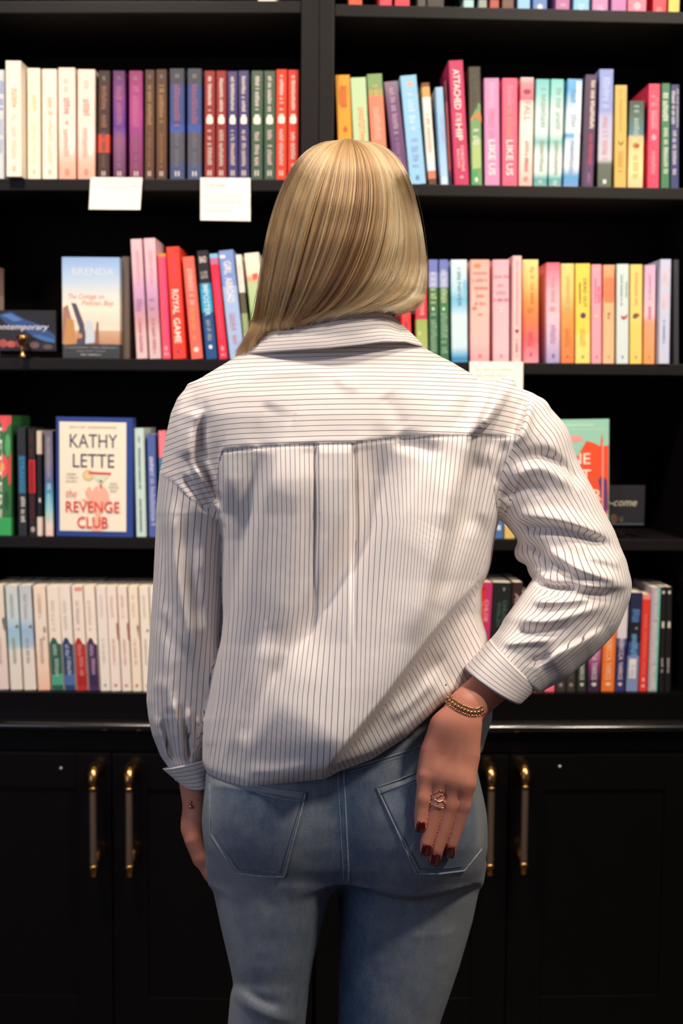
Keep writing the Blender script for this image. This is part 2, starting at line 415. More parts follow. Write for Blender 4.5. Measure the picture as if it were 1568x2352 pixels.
ITEMS = [
 (-24, 10, -24, 161, 's:0#eef1f6', [('b', '', .1, .35, '#8aa0d8', .82, .3), ('b', '', .45, .8, '#c7d3ee', .8, .3)], 'pale blue-white book cut by the left edge of the picture, upper left shelf'),
 (14, 50, 12, 140, 's:0#f6ead9', cream('#cbb083'), 'tallest cream book of the upper left shelf, pulled out towards us', dict(dn=-.030)),
 (63, 93, 62, 157, 's:0#f5ead3', cream('#d6c291'), 'cream book with faint gold lettering, right beside the pulled-out cream one'),
 (97, 131, 96, 159, 's:0#f6e9d8', cream('#cdb387'), 'cream book with tan lettering, left of the two blush ones on the upper left shelf'),
 (135, 174, 133, 156, 'g:0#f9e0d0,.5#fae3d6,.72#fad9cc,.86#f6b8a2,1#f5ad98', [('b', '', .1, .2, '#f4bfae', .5, .3), ('b', '', .27, .42, '#d98c80', .5, .36), ('o', .5, .49, .1, .14, '#f0a793'), ('o', .75, .64, .2, .9, '#f9eddf'), ('b', '', .53, .8, '#f2bfb0', .45, .3), ('o', .5, .93, .14, .2, '#ea8f78')], 'blush book fading to coral at the foot, left one of the blush pair'),
 (178, 218, 178, 160, 'g:0#f9e0d0,.5#fadfd2,.72#f9d3c6,.86#f6b8a2,1#f5ad98', [('b', '', .1, .2, '#f4bfae', .5, .3), ('b', '', .27, .42, '#d98c80', .5, .36), ('o', .75, .64, .2, .9, '#f9eddf'), ('b', '', .53, .8, '#f2bfb0', .45, .3), ('o', .5, .93, .14, .2, '#ea8f78')], 'blush book fading to coral at the foot, right one of the blush pair'),
 (224, 251, 226, 163, 's:0#33221f,.1#3f211d,.58#c9402c,.75#40241f', dusk('#9a6a50', '#6d5a52', '#d8c8bd'), 'dark brown book with a red band, beside the blush pair'),
 (260, 288, 259, 163, 'g:0#5a2c60,.25#7b3a84,.5#5d2f8c,.62#874a80,1#5d3350', dusk('#b06a86', '#9c7086', '#d8c8bd'), 'purple book with a violet middle, above the slanting white card'),
 (297, 328, 296, 163, 'g:0#8e3068,.4#a63c86,.55#93357f,1#6f3350', dusk('#c26a90', '#9c6072', '#d8c8bd'), 'magenta book right of the violet one, upper left shelf'),
 (332, 354, 333, 161, 'g:0#4d3426,.5#5d3d26,1#54352a', dusk('#a98258', '#94693c', '#d8c8bd'), 'brown book with gold lettering, left one of the brown pair'),
 (358, 383, 358, 160, 'g:0#4d3424,.5#5d3c1f,1#503325', dusk('#a98258', '#94693c', '#d8c8bd'), 'brown book with gold lettering, right one of the brown pair'),
 (390, 424, 389, 158, 's:0#3b3f4d,.14#33457f,.5#3450a0,.57#4a4a58,.85#3d4a70', dusk('#9a5f78', '#70707c', '#d8d3da'), 'slate blue book with pale page edges, left one of the slate pair'),
 (430, 463, 430, 158, 's:0#3f434f,.14#33457f,.5#3450a0,.57#4d4a5a,.85#3f4c72', dusk('#9a5f78', '#70707c', '#d8d3da'), 'slate blue book with pale page edges, right one of the slate pair'),
 (469, 494, 469, 163, 'g:0#8f2b26,.5#8a2422,1#8a2a2c', knox(0), 'dark red book with white script, left one of its pair'),
 (496, 520, 496, 163, 'g:0#8f2b26,.5#8a2422,1#8a2a2c', knox(0), 'dark red book with white script, right one of its pair'),
 (523, 546, 522, 164, 'g:0#4a4470,.5#37306a,1#3f3a70', knox(0), 'navy book with white script, left one of the navy pair on the upper left shelf'),
 (548, 572, 547, 163, 'g:0#4a4470,.5#37306a,1#3f3a70', knox(0), 'navy book with white script, right one of the navy pair on the upper left shelf'),
 (576, 603, 577, 163, 'g:0#4c5f4c,.5#3c5a41,1#3c5546', knox(0), 'dark green book with white script, left one of its pair'),
 (606, 632, 606, 163, 'g:0#4c5f4c,.5#3c5a41,1#3c5546', knox(0), 'dark green book with white script, right one of its pair'),
 (633, 658, 634, 160, 's:0#dc3a20', knox(0), 'bright red book with white script, left one of the bright red pair beside the post'),
 (660, 685, 661, 161, 's:0#d2331f', knox(0), 'bright red book with white script, right one of the bright red pair beside the post'),
]
row(UL, ZL[1], G, ITEMS)
# top shelves, cut by the frame
row(UL, ZL[0], 'books on the topmost shelves', [
 (592, 634, 592, -200, 's:0#efe6dd', [], 'white book whose foot shows at the top edge, left of the post')])
row(UR, ZR[0], 'books on the topmost shelves', [
 (800, 832, 799, -190, 's:0#d85c40', [], 'red-orange book foot at the top edge, first right of the post'),
 (871, 900, 870, -200, 's:0#d84a58', [], 'rose red book foot at the top edge, left of the other rose red one'),
 (906, 941, 905, -200, 's:0#d8424e', [], 'rose red book foot at the top edge, just left of the dark ones'),
 (958, 978, 957, -195, 's:0#4c4a40', [], 'olive grey book foot at the top edge, right after the rose red pair'),
 (980, 1020, 979, -200, 's:0#38332f', [], 'widest dark book foot at the top edge'),
 (1064, 1088, 1063, -190, 's:0#3f4f50,.9#a8d4d8', [], 'dark book with a pale cyan foot at the top edge'),
 (1098, 1118, 1097, -195, 's:0#3f4a48,.9#93a09a', [], 'dark book with a grey-green foot at the top edge'),
 (1124, 1146, 1123, -195, 's:0#3d3230,.9#b04a38', [], 'dark book with a brick red foot at the top edge'),
 (1152, 1180, 1151, -195, 's:0#4d3a34,.9#6d4638', [], 'brown book foot at the top edge, left of the pale blue one'),
 (1188, 1217, 1187, -190, 's:0#8fc4e6', [], 'pale blue book foot at the top edge, left of the mid blue one'),
 (1223, 1256, 1222, -190, 's:0#5f80c0', [('o', .5, .96, .2, .2, '#c8d4e8')], 'mid blue book foot at the top edge'),
 (1275, 1308, 1274, -190, 's:0#b06a9c', [('b', '', .93, .98, '#d8a8c8', .5, .4)], 'mauve book foot at the top edge, between two blue ones', dict(dn=-.005)),
 (1316, 1353, 1315, -190, 's:0#86c4e4', [('b', '', .93, .98, '#d4ecf6', .5, .4)], 'sky blue book foot at the top edge, right of the mauve one', dict(dn=-.005)),
 (1359, 1396, 1358, -190, 's:0#c486b4', [('b', '', .93, .98, '#e6c4dc', .5, .4)], 'pink-mauve book foot at the top edge, left of the lilac one'),
 (1403, 1438, 1402, -180, 's:0#c07ab4', [], 'lilac book foot at the top edge, beside the big pink one'),
 (1441, 1484, 1440, -190, 's:0#f47d96', [('o', .5, .94, .2, .2, '#f9b7c0')], 'big pink book foot at the top edge', dict(dn=-.006)),
 (1498, 1530, 1497, -190, 's:0#e03a4c', [('b', '', .94, .98, '#f2a4a4', .5, .4)], 'red book foot at the top edge, beside the yellow one'),
 (1534, 1560, 1533, -190, 's:0#ecd060', [], 'yellow book foot in the top right corner of the picture'),
])
G = 'books on the upper right shelf'
row(UR, ZR[1], G, [
 (779, 813, 769, 173, 's:0#dd9a2c', [('r', .28, .72, .1, .3, '#c4621f'), ('r', .2, .7, .14, .27, '#c86a22'), ('o', .55, .5, .16, .2, '#c45a24'), ('b', '', .6, .9, '#c8741f', .5, .4)], 'mustard book leaning beside the post, behind the top of her head'),
 (816, 852, 804, 179, 's:0#b9d3a6', [('b', '', .25, .85, '#e89a6c', .6, .42)], 'pale green book with orange lettering, leaning beside the mustard one'),
 (858, 893, 842, 171, 's:0#7fa067,.14#a9a060,.2#ee8468', [('b', '', .3, .6, '#f2b39c', .5, .4), ('b', '', .1, .18, '#cbb06c', .5, .4)], 'coral book with a green top, leaning on the upper right shelf'),
 (908, 940, 881, 189, 'g:0#8a7688,.2#6d4a72,1#5a3766', [('b', '', .06, .5, '#b79cb2', .5, .36), ('b', '', .55, .9, '#94729a', .5, .3)], 'purple book leaning between the coral and the pale blue ones'),
 (941, 979, 918, 175, 's:0#92c5e6', [('o', .55, .08, .2, .14, '#e7b38c'), ('b', '', .16, .5, '#c4e4f4', .5, .4), ('b', '', .58, .85, '#8fa8d4', .5, .4), ('r', .4, .6, .92, .96, '#5f88b4')], 'wide pale blue book leaning beside her hair'),
 (984, 1003, 967, 191, 's:0#7a4a26,.04#e0a45a,.14#efe7de,.78#cfe0ea,.86#c77a5e,.94#5c3a2c', [('b', '', .3, .7, '#e49a84', .5, .5)], 'thin white book with brown and orange ends, leaning'),
 (1012, 1030, 999, 201, 'g:0#9cc4e6,.5#90bce2,1#aed2ee', [('b', '', .3, .55, '#b7a8cc', .7, .3), ('r', .2, .8, .92, .98, '#d8e8f4')], 'thin sky blue book leaning beside the crimson one'),
 (1031, 1039, 1019, 186, 's:0#6d2238,.2#a8424a,.85#2f2c4c', [('b', '', .2, .9, '#c47a78', .5, .4)], 'maroon book set back, squeezed left of the crimson one', dict(dn=.012)),
 (1044, 1078, 1029, 140, 's:0#bf2f5e', [('t', 'ATTACHED', .07, .39, WH, .5, .46), ('t', 'AT THE', .42, .49, WH, .5, .40), ('t', 'HIP', .505, .64, WH, .5, .46), ('t', 'CHRISTINE', .68, .89, '#efc4c6', .64, .2), ('t', 'RICCIO', .71, .86, '#efc4c6', .36, .2), ('o', .5, .935, .14, .1, '#e39aa8')], 'tall crimson book with white capital lettering'),
 (1080, 1108, 1075, 154, 'g:0#353228,.08#3a3426,.36#44402c,.36#3a4432,1#33402c', [('p', [(.1, .44), (.5, .36), (.8, .30), (.95, .32), (.95, 1), (.2, 1), (.1, .8)], '#6f9a62'), ('p', [(.1, .43), (.9, .37), (1, .42), (1, .47), (.5, .42), (.1, .46)], '#c8763a'), ('p', [(.2, .62), (.9, .6), (.9, .85), (.2, .86)], '#a8c078'), ('p', [(.1, .86), (.6, .88), (.6, 1), (.1, 1)], '#4a9a62'), ('b', '', .08, .34, '#5d5848', .5, .4), ('b', '', .48, .66, '#dfe4da', .55, .5), ('o', .5, .95, .12, .2, '#e0ecd4')], 'dark olive book with a leafy green foot, right of the crimson one'),
 (1113, 1148, 1111, 180, 's:0#d08ab8', [('b', '', .04, .26, '#e4b0ce', .5, .4), ('b', '', .3, .54, '#ee86a4', .5, .4), ('t', 'LIKE', .57, .76, WH, .5, .46), ('t', 'US', .79, .9, WH, .5, .46)], 'mauve pink book with large white letters at the foot'),
 (1153, 1188, 1153, 180, 's:0#f0607f', [('b', '', .04, .26, '#f48aa0', .5, .36), ('b', '', .28, .54, '#f78a7c', .5, .4), ('t', 'LIKE', .57, .76, WH, .5, .46), ('t', 'US', .79, .9, WH, .5, .46)], 'hot pink book with large white letters at the foot'),
 (1191, 1222, 1195, 178, 'g:0#ecc0c0,.06#e08a94,.2#dd6a7c,.22#f3d3d0,.4#f6e8da,.7#f5dcd0,1#f1b4ac', [('o', .5, .13, .3, .2, '#9a2f4a'), ('t', 'FALL', .22, .4, '#dd8a80', .55, .5), ('b', '', .58, .68, '#ee8a84', .55, .3), ('b', '', .7, .86, '#cc7076', .55, .3), ('o', .5, .93, .2, .2, '#e48a84')], 'pale pink book with a red top and red lettering'),
 (1225, 1256, 1231, 182, 'g:0#74c2c2,.14#8ed0ce,.3#d4ece6,.5#cfe8e4,.58#7fbcbc,.7#e6f0ea,.86#d4eae4,.93#4fa4a8,1#7fa8a4', [('b', '', .08, .45, '#8aa8a0', .6, .4), ('b', '', .57, .88, '#8f9a84', .55, .3), ('b', '', .94, .97, '#d4e4e0', .5, .3)], 'white and teal book, left one of the teal pair'),
 (1259, 1289, 1265, 182, 'g:0#7ccac6,.14#9ad8d0,.3#d9efe6,.5#cfe8e0,.58#86c4bc,.7#e6f0ea,.86#d4eae4,.93#4fa4a8,1#7fa8a4', [('b', '', .08, .45, '#8aa8a0', .6, .4), ('b', '', .57, .88, '#8f9a84', .55, .3), ('b', '', .94, .97, '#d4e4e0', .5, .3)], 'white and teal book, right one of the teal pair'),
 (1293, 1328, 1303, 182, 'g:0#6ab2e2,.1#58a8e0,.3#cfe6f4,.48#e0eff6,.52#3f9ad4,.58#d3e8f5,.8#e9f1f6,.9#4f9bd4,1#6f9ad0', [('r', .6, .95, .02, .8, '#e8f0f2'), ('b', '', .1, .2, '#6a9ac8', .45, .34), ('b', '', .3, .44, '#a8b8c8', .5, .4), ('b', '', .57, .88, '#94a8cc', .5, .3)], 'white and bright blue book right of the teal pair'),
 (1335, 1362, 1344, 172, 's:0#4a2450,.75#56305e', [('b', '', .05, .47, '#e8dccb', .7, .36), ('b', '', .53, .8, '#cc3a58', .65, .28), ('b', '', .88, .98, '#a880a8', .6, .2), ('r', .0, .25, .02, 1, '#3d2a44')], 'dark purple book with cream script', dict(dn=-.01)),
 (1371, 1404, 1376, 159, 'g:0#8a9cd8,.35#8f9bd4,.4#b0b4d8,.76#c7c4cc,.8#5a6458,1#4d5c4a', [('b', '', .07, .3, '#b9c4ec', .5, .5), ('b', '', .4, .75, '#d09aa6', .5, .36), ('r', .38, .62, .93, .965, '#d6dcd6')], 'tall periwinkle book with a dark green foot'),
 (1410, 1438, 1412, 196, 's:0#dcb35a', [('b', '', .04, .45, '#c49a44', .5, .3), ('p', [(.25, .53), (.5, .57), (.75, .53), (.72, .56), (.5, .59), (.28, .56)], '#7d5a1e'), ('b', '', .64, .84, '#c89e48', .5, .4)], 'golden yellow book right of the periwinkle one'),
 (1441, 1476, 1445, 232, 'g:0#33483e,.15#46604f,.38#52808a,.42#ecc48c,.6#f0d094,.8#f1dfa0,1#e8c48c', [('b', '', .05, .4, '#a9c0b8', .5, .36), ('o', .5, .51, .25, .2, '#c47a3a'), ('o', .55, .515, .1, .1, '#7a4620'), ('b', '', .62, .88, '#e4c47c', .5, .36)], 'shorter teal and cream book left of the hot pink one'),
 (1486, 1513, 1489, 193, 's:0#ee3d63', [('b', '', .11, .43, '#f8a3b0', .42, .34), ('b', '', .13, .43, '#f58ea0', .72, .2), ('o', .5, .51, .2, .26, '#f7a6b2'), ('b', '', .64, .84, '#f6a3ae', .5, .34)], 'hot pink book with white lettering near the right edge'),
 (1517, 1537, 1519, 192, 's:0#3c7d52', [('b', '', .09, .36, '#dfe6d8', .45, .6), ('b', '', .42, .86, '#d8e0d0', .55, .5)], 'green book with white lettering near the right edge'),
 (1539, 1559, 1540, 195, 's:0#31386c', [('b', '', .06, .38, '#d6d4dc', .3, .4), ('b', '', .04, .4, '#b8b8c8', .8, .24), ('b', '', .44, .88, '#d0cfd8', .45, .44)], 'navy book with white lettering at the right end of its shelf'),
])
G = 'books on the second left shelf'
row(UL, ZL[2], G, [
 (-74, -37, -74, 600, 's:0#c49a94,.3#d8bcb4', [], 'dusky pink book cut by the left edge, behind the small dark sign', dict(dn=.012)),
 (279, 298, 279, 590, 's:0#5f5149', [], 'taupe book right of the face-out beach cover', dict(dn=.012)),
 (313, 339, 299, 550, 'g:0#e6bcc4,.28#dfb4c2,.42#cfa0c4,.55#c396b4,.68#cf9aa0,.8#dbb8ba,1#dcbcc0', [('b', '', .1, .38, '#d69aa8', .55, .3), ('b', '', .5, .6, '#a87aa4', .5, .5), ('b', '', .66, .96, '#c98a92', .5, .3)], 'tall pale pink book, left one of the pale pink pair'),
 (343, 370, 329, 548, 'g:0#e6bcc8,.28#dfb4c2,.42#cfa0c4,.55#c090b0,.68#c9949c,.8#dbb8ba,1#d6b8bc', [('b', '', .1, .38, '#d69aa8', .55, .3), ('b', '', .5, .6, '#a87aa4', .5, .5), ('b', '', .66, .96, '#c98a92', .5, .3)], 'tall pale pink book, right one of the pale pink pair'),
 (373, 392, 361, 583, 's:0#ea8a34,.03#f0506a', [('r', .75, .95, .03, .95, '#d83a80'), ('o', .5, .9, .2, .3, '#f79aa4'), ('r', .2, .8, .94, .97, '#f490a0')], 'narrow pinkish red book with an orange top'),
 (397, 427, 381, 568, 's:0#f5402e', [('b', '', .08, .3, '#b04478', .55, .2), ('t', 'ROYAL', .38, .60, WH, .5, .52), ('t', 'GAME', .635, .86, WH, .5, .52), ('o', .45, .935, .12, .14, '#8a3a6c')], 'tall scarlet book with white capital lettering'),
 (439, 466, 418, 591, 's:0#f26a5c', [('b', '', .12, .45, '#f9b4a6', .55, .5), ('b', '', .5, .82, '#f0a260', .45, .3), ('o', .5, .91, .22, .22, '#fbd8c8')], 'coral red book with a pale disc at the foot'),
 (473, 499, 451, 577, 's:0#231d24,.3#1f8fbe,.34#2aa0cc,.57#1f4f88', [('h', 'BAD', .5, .08, .62, .06, WH), ('h', 'LUCK', .5, .22, .62, .07, '#c9c0bd'), ('t', 'IMPOSTER', .31, .6, '#cfe9f4', .52, .5), ('b', '', .64, .83, '#a8b0b4', .5, .36), ('o', .5, .89, .16, .18, '#f2f4f6')], 'black and blue book with blocky white lettering'),
 (503, 523, 480, 584, 's:0#7cc0de,.04#c86a98,.1#e52c48', [('b', '', .25, .5, '#c44a84', .6, .3), ('b', '', .5, .8, '#ee5a70', .5, .3), ('o', .5, .9, .2, .3, '#f58f9e'), ('r', .25, .75, .95, .97, '#f58f9e')], 'narrow red book with a pale blue cap'),
 (528, 562, 501, 577, 's:0#7d98d4,.33#a3bce4', [('t', 'GIRL', .10, .22, WH, .52, .5), ('t', 'ABROAD', .25, .48, WH, .52, .5), ('r', .05, .42, .04, .07, WH), ('b', '', .58, .7, '#c9a0b8', .5, .44), ('b', '', .72, .88, '#d4a4b0', .5, .3), ('o', .6, .95, .14, .1, '#8098c4')], 'periwinkle book with white lettering, beside her hair'),
 (564, 578, 540, 586, 's:0#eae4da,.36#5c5640,.56#97a878,.75#c8a888', [('b', '', .1, .33, '#d9cfc0', .5, .4)], 'thin white and green book left of her hair'),
 (585, 619, 560, 583, 'g:0#f1ead9,.2#f0dcc8,.24#dca27c,.3#b9cf9a,.6#9fbf84,1#8aa06c', [('p', [(.4, .2), (.8, .19), (.75, .24), (.45, .26)], '#e0604a')], 'cream and green book half hidden by her hair'),
])
G = 'books on the second right shelf'
row(UR, ZR[2], G, [
 (924, 946, 918, 603, 's:0#e8403c', [('b', '', .6, .75, '#7a2430', .5, .3)], 'red book peeking out under her hair, above the collar'),
 (956, 983, 952, 588, 'g:0#ee9a30,.14#ec6a3c,.3#dc4248,.6#c63a4c,.6#9cb05c,.9#a9b86a,.92#e09a60,1#e09a60', [('t', 'ABOVE', .38, .56, '#efb8ac', .55, .32), ('o', .3, .73, .14, .18, '#c8d08c')], 'orange, red and green book beside her hair'),
 (986, 1007, 984, 597, 's:0#6f7cc0,.12#9aa6d4,.27#46703c,.43#3f7248,.52#37684a', [('b', '', .1, .25, '#d8d8e6', .5, .5), ('b', '', .28, .42, '#bccfae', .5, .62), ('o', .45, .48, .16, .2, '#c8dcc4'), ('b', '', .52, .9, '#8fb494', .5, .66)], 'green book with a blue top, left one of the green pair'),
 (1010, 1031, 1008, 597, 's:0#6f7cc0,.12#9aa6d4,.27#4a7440,.43#3f7a4c,.52#3a7050', [('b', '', .1, .25, '#d8d8e6', .5, .5), ('b', '', .28, .42, '#bccfae', .5, .62), ('o', .45, .48, .16, .2, '#c8dcc4'), ('b', '', .52, .9, '#8fb494', .5, .66)], 'green book with a blue top, right one of the green pair'),
 (1037, 1074, 1035, 597, 'g:0#d6e8ee,.3#b4daea,.38#78bede,.45#8fcbe6,.55#cfe6ee,.85#cbe4ee,.92#7ab8de,.97#2f80b4,1#4f9ac4', [('b', '', .08, .2, '#5d8494', .5, .22), ('t', 'NEVER', .22, .46, '#55788c', .52, .22), ('o', .85, .27, .14, .5, '#84c4e2')], 'pale blue book with watercolour patches'),
 (1080, 1124, 1080, 597, 'g:0#f7b0a4,.5#f8bcb2,.8#f8bab6,1#f7a0a8', [('o', .35, .06, .2, .12, '#dc8a50'), ('h', '~', .5, .13, .72, .025, '#ee6a6c'), ('h', '~', .48, .20, .74, .03, '#ee6a6c'), ('h', '~', .55, .275, .7, .03, '#ee7474'), ('h', '~', .5, .35, .4, .03, '#f07a7a'), ('h', '~', .5, .425, .56, .03, '#ee7474'), ('o', .2, .47, .14, .08, '#cf8450'), ('o', .5, .53, .14, .05, '#e69470'), ('r', .42, .58, .92, .95, '#d97a84')], 'wide salmon pink book with red words stacked at the top'),
 (1132, 1170, 1131, 597, 'g:0#eeb0bc,.5#edb6c0,.85#f0bcc4,1#f3b4bc', [('h', '~', .5, .165, .9, .03, '#c76a94'), ('h', '~', .5, .25, .4, .03, '#cc7496'), ('h', '~', .5, .32, .56, .035, '#d084a0'), ('h', '~', .5, .39, .84, .03, '#c0608c'), ('o', .5, .47, .2, .06, '#f3cfc8'), ('o', .5, .5, .12, .06, '#f6ded0'), ('r', .42, .58, .92, .95, '#c98a98')], 'wide dusty pink book with mauve words stacked at the top'),
 (1176, 1197, 1177, 588, 's:0#f3c2c2', [('b', '', .05, .64, '#d08a94', .5, .22), ('o', .4, .7, .14, .12, '#8f2a30'), ('o', .6, .7, .14, .12, '#8f2a30'), ('p', [(.27, .705), (.73, .705), (.5, .73)], '#8f2a30'), ('b', '', .78, .9, '#d49aa0', .5, .3), ('o', .5, .94, .1, .1, '#c8868c')], 'slim light pink book with a small dark heart', dict(dn=-.014)),
 (1200, 1237, 1199, 597, 'g:0#f2dd92,.2#f3c878,.4#f0974c,.6#ee7a50,.78#ef6a6c,1#ee94a4', [('b', '', .07, .3, '#a89a58', .6, .24), ('b', '', .32, .44, '#b88040', .6, .24), ('o', .48, .49, .24, .2, '#c47a38'), ('b', '', .7, .84, '#d85a6c', .5, .4), ('r', .42, .58, .9, .94, '#c0506c')], 'yellow to orange to pink book right of the slim pink one'),
 (1254, 1286, 1254, 604, 'g:0#f46a7e,.12#f490a4,.3#f4b4c0,.55#ecc2cf,.75#d2b6d0,1#a69ac8', [('b', '', .14, .4, '#f28a90', .5, .3), ('o', .45, .46, .24, .2, '#f29a94'), ('b', '', .62, .8, '#b894b8', .5, .4), ('r', .42, .58, .91, .95, '#6f629c')], 'rosy book fading to lavender at the foot'),
 (1288, 1318, 1288, 606, 'g:0#f2d684,.3#f1c878,.5#ee9e50,1#ea7e48', [('b', '', .11, .4, '#b8b06c', .55, .3), ('o', .5, .45, .26, .2, '#b8b070'), ('b', '', .65, .82, '#dc8038', .5, .4), ('r', .42, .58, .92, .95, '#b85a30')], 'yellow book fading to orange at the foot'),
 (1321, 1355, 1321, 606, 's:0#f3d456,.7#f5dd78', [('t', 'DEAD GUY', .15, .44, '#6a4f18', .66, .26), ('b', '', .19, .4, '#8a6c28', .3, .14), ('o', .52, .52, .2, .2, '#5a4058'), ('b', '', .65, .82, '#e4c450', .5, .4), ('r', .42, .58, .92, .95, '#b89a3c')], 'bright yellow book with brown lettering'),
 (1358, 1381, 1358, 608, 's:0#f6a4b4', [('b', '', .14, .4, '#ee6a90', .4, .24), ('b', '', .22, .38, '#ee6a90', .75, .3), ('o', .45, .52, .16, .16, '#f4d27c'), ('r', .4, .6, .92, .95, '#c8788a')], 'narrow pink book between the yellow and peach ones'),
 (1384, 1410, 1385, 609, 'g:0#f6b080,.3#f0835a,.38#f4b888,1#f6be94', [('r', .1, .95, .13, .38, '#f0835a'), ('p', [(.4, .49), (.65, .48), (.6, .51), (.5, .5), (.5, .53), (.65, .54), (.45, .55)], '#5c5040'), ('r', .42, .58, .92, .95, '#c88a60')], 'peach orange book with a small dark mark'),
 (1415, 1443, 1416, 607, 's:0#d5e2e2', [('b', '', .1, .42, '#7a9696', .4, .2), ('b', '', .18, .34, '#7a9696', .8, .14), ('p', [(.35, .51), (.6, .53), (.9, .50), (.88, .53), (.65, .56), (.4, .55)], '#b8403c'), ('r', .42, .58, .92, .95, '#8fa4a4')], 'pale grey-blue book with a small red mark'),
 (1446, 1474, 1447, 608, 's:0#f2d476,.6#f0cf6c', [('b', '', .08, .42, '#b8a468', .5, .26), ('o', .5, .51, .28, .16, '#8c4630'), ('o', .4, .53, .2, .12, '#5a6464'), ('r', .42, .58, .92, .95, '#b8963c')], 'soft yellow book with a small brown and grey mark'),
 (1477, 1503, 1480, 609, 'g:0#d7b0d0,.3#e4bccb,.5#eec4c8,.58#f0a07c,1#f3a058', [('b', '', .1, .36, '#cf84b4', .5, .24), ('b', '', .42, .55, '#b860a8', .5, .3), ('r', .42, .58, .92, .95, '#c87a48')], 'lilac book turning orange at the foot'),
 (1512, 1537, 1516, 596, 's:0#c9cfe8', [('b', '', .1, .48, '#efc8cf', .55, .56), ('b', '', .58, .82, '#8088bc', .45, .2)], 'pale lavender book pulled out at the end of the row', dict(dn=-.016)),
 (1546, 1559, 1546, 597, 's:0#34323a', [], 'black book at the right end of the second right shelf', dict(dn=.006)),
])
G = 'books on the third left shelf'
row(UL, ZL[3], G, [
 (-28, 26, -28, 955, 's:0#2f6f3c,.85#37a558', [('p', [(.3, 0), (1, 0), (1, .06), (.8, .1), (.5, .05)], '#e04c50'), ('p', [(.55, .03), (.8, .01), (.8, .12), (.62, .14)], '#e8545c'), ('o', .62, .42, .26, .5, '#e45a54'), ('o', .6, .43, .12, .2, '#f0a054'), ('p', [(.8, .4), (1, .3), (1, .56), (.9, .58)], '#d04a48'), ('o', .85, .25, .12, .5, '#58a464'), ('o', .8, .7, .1, .4, '#2a5030'), ('t', 'LETTERS', .1, .86, '#dfe4d4', .55, .13)], 'green book with red flowers, cut by the left edge'),
 (42, 62, 38, 982, 's:0#23262c', [('r', .15, .95, .26, .61, '#1f5a80'), ('t', 'STRANGE', .27, .6, '#3f88ae', .55, .55), ('b', '', .64, .87, '#d4d0c8', .6, .5)], 'black book with a blue label block'),
 (66, 83, 63, 985, 's:0#1f171a', [('r', .1, 1., .29, .6, '#c21f28'), ('b', '', .31, .58, '#6d141c', .5, .5), ('b', '', .06, .26, '#5d2024', .5, .5), ('b', '', .64, .88, '#5d2024', .5, .5), ('o', .6, .94, .3, .4, '#a89c98')], 'black book with a red label block'),
 (85, 97, 83, 990, 's:0#d4c4b2,.22#17141a,.82#e0cec2', [('r', .4, .8, .64, .68, '#c8c0bc')], 'black book with cream ends, third shelf on the left'),
 (104, 123, 101, 990, 'g:0#6c6674,.3#7a7484,.48#5c6898,.6#4f9cc0,.72#7ac4d0,.9#e8d8c8,1#ecc8c0', [('b', '', .06, .45, '#a9a2b2', .5, .3), ('b', '', .5, .85, '#bfe0e6', .5, .4)], 'grey book shading to turquoise and cream, left of the blue-framed cover'),
 (313, 336, 307, 984, 's:0#c3d8d2', [('b', '', .08, .13, '#7d9090', .5, .3), ('b', '', .18, .56, '#6d8486', .5, .26), ('b', '', .65, .95, '#748c8e', .5, .24)], 'pale mint book right of the blue-framed cover'),
 (342, 361, 337, 998, 's:0#4f62a4', [('b', '', .22, .34, '#d8d8ec', .5, .5), ('b', '', .36, .88, '#b8bce0', .55, .56)], 'indigo book with pale lettering beside her sleeve'),
 (368, 386, 363, 990, 's:0#f07f8c,.25#4f7aa0', [], 'pink-topped book half hidden by her left sleeve'),
])
row(UR, ZR[3], 'books on the third right shelf', [
 (1134, 1156, 1136, 1000, 's:0#4a6ca4', [('r', .3, .7, .87, .92, '#cfd8e8'), ('b', '', .4, .84, '#6f8cbc', .5, .3)], 'blue book seen through the gap under her raised arm'),
 (1158, 1182, 1160, 1000, 's:0#d8c8a8,.75#e8dcc0,.88#d9b764', [], 'cream and yellow book in the gap under her raised arm'),
])
G = 'books on the bottom left shelf'
def pale(t, o=None): return [('b', '', .08, .3, t, .5, .3), ('b', '', .5, .74, t, .5, .28)] + ([('o', .5, .945, .16, .18, o)] if o else [])
def foot(c1, c2, c3):
    return [('b', '', .14, .42, '#cfc0b4', .45, .3), ('p', [(.05, .55), (.3, .49), (.55, .5), (.75, .55), (1, .56), (1, 1), (.05, 1)], c1), ('p', [(.1, .85), (1, .84), (1, .95), (.1, .95)], c2), ('b', '', .56, .66, c3, .45, .34), ('b', '', .68, .85, c3, .55, .34)]
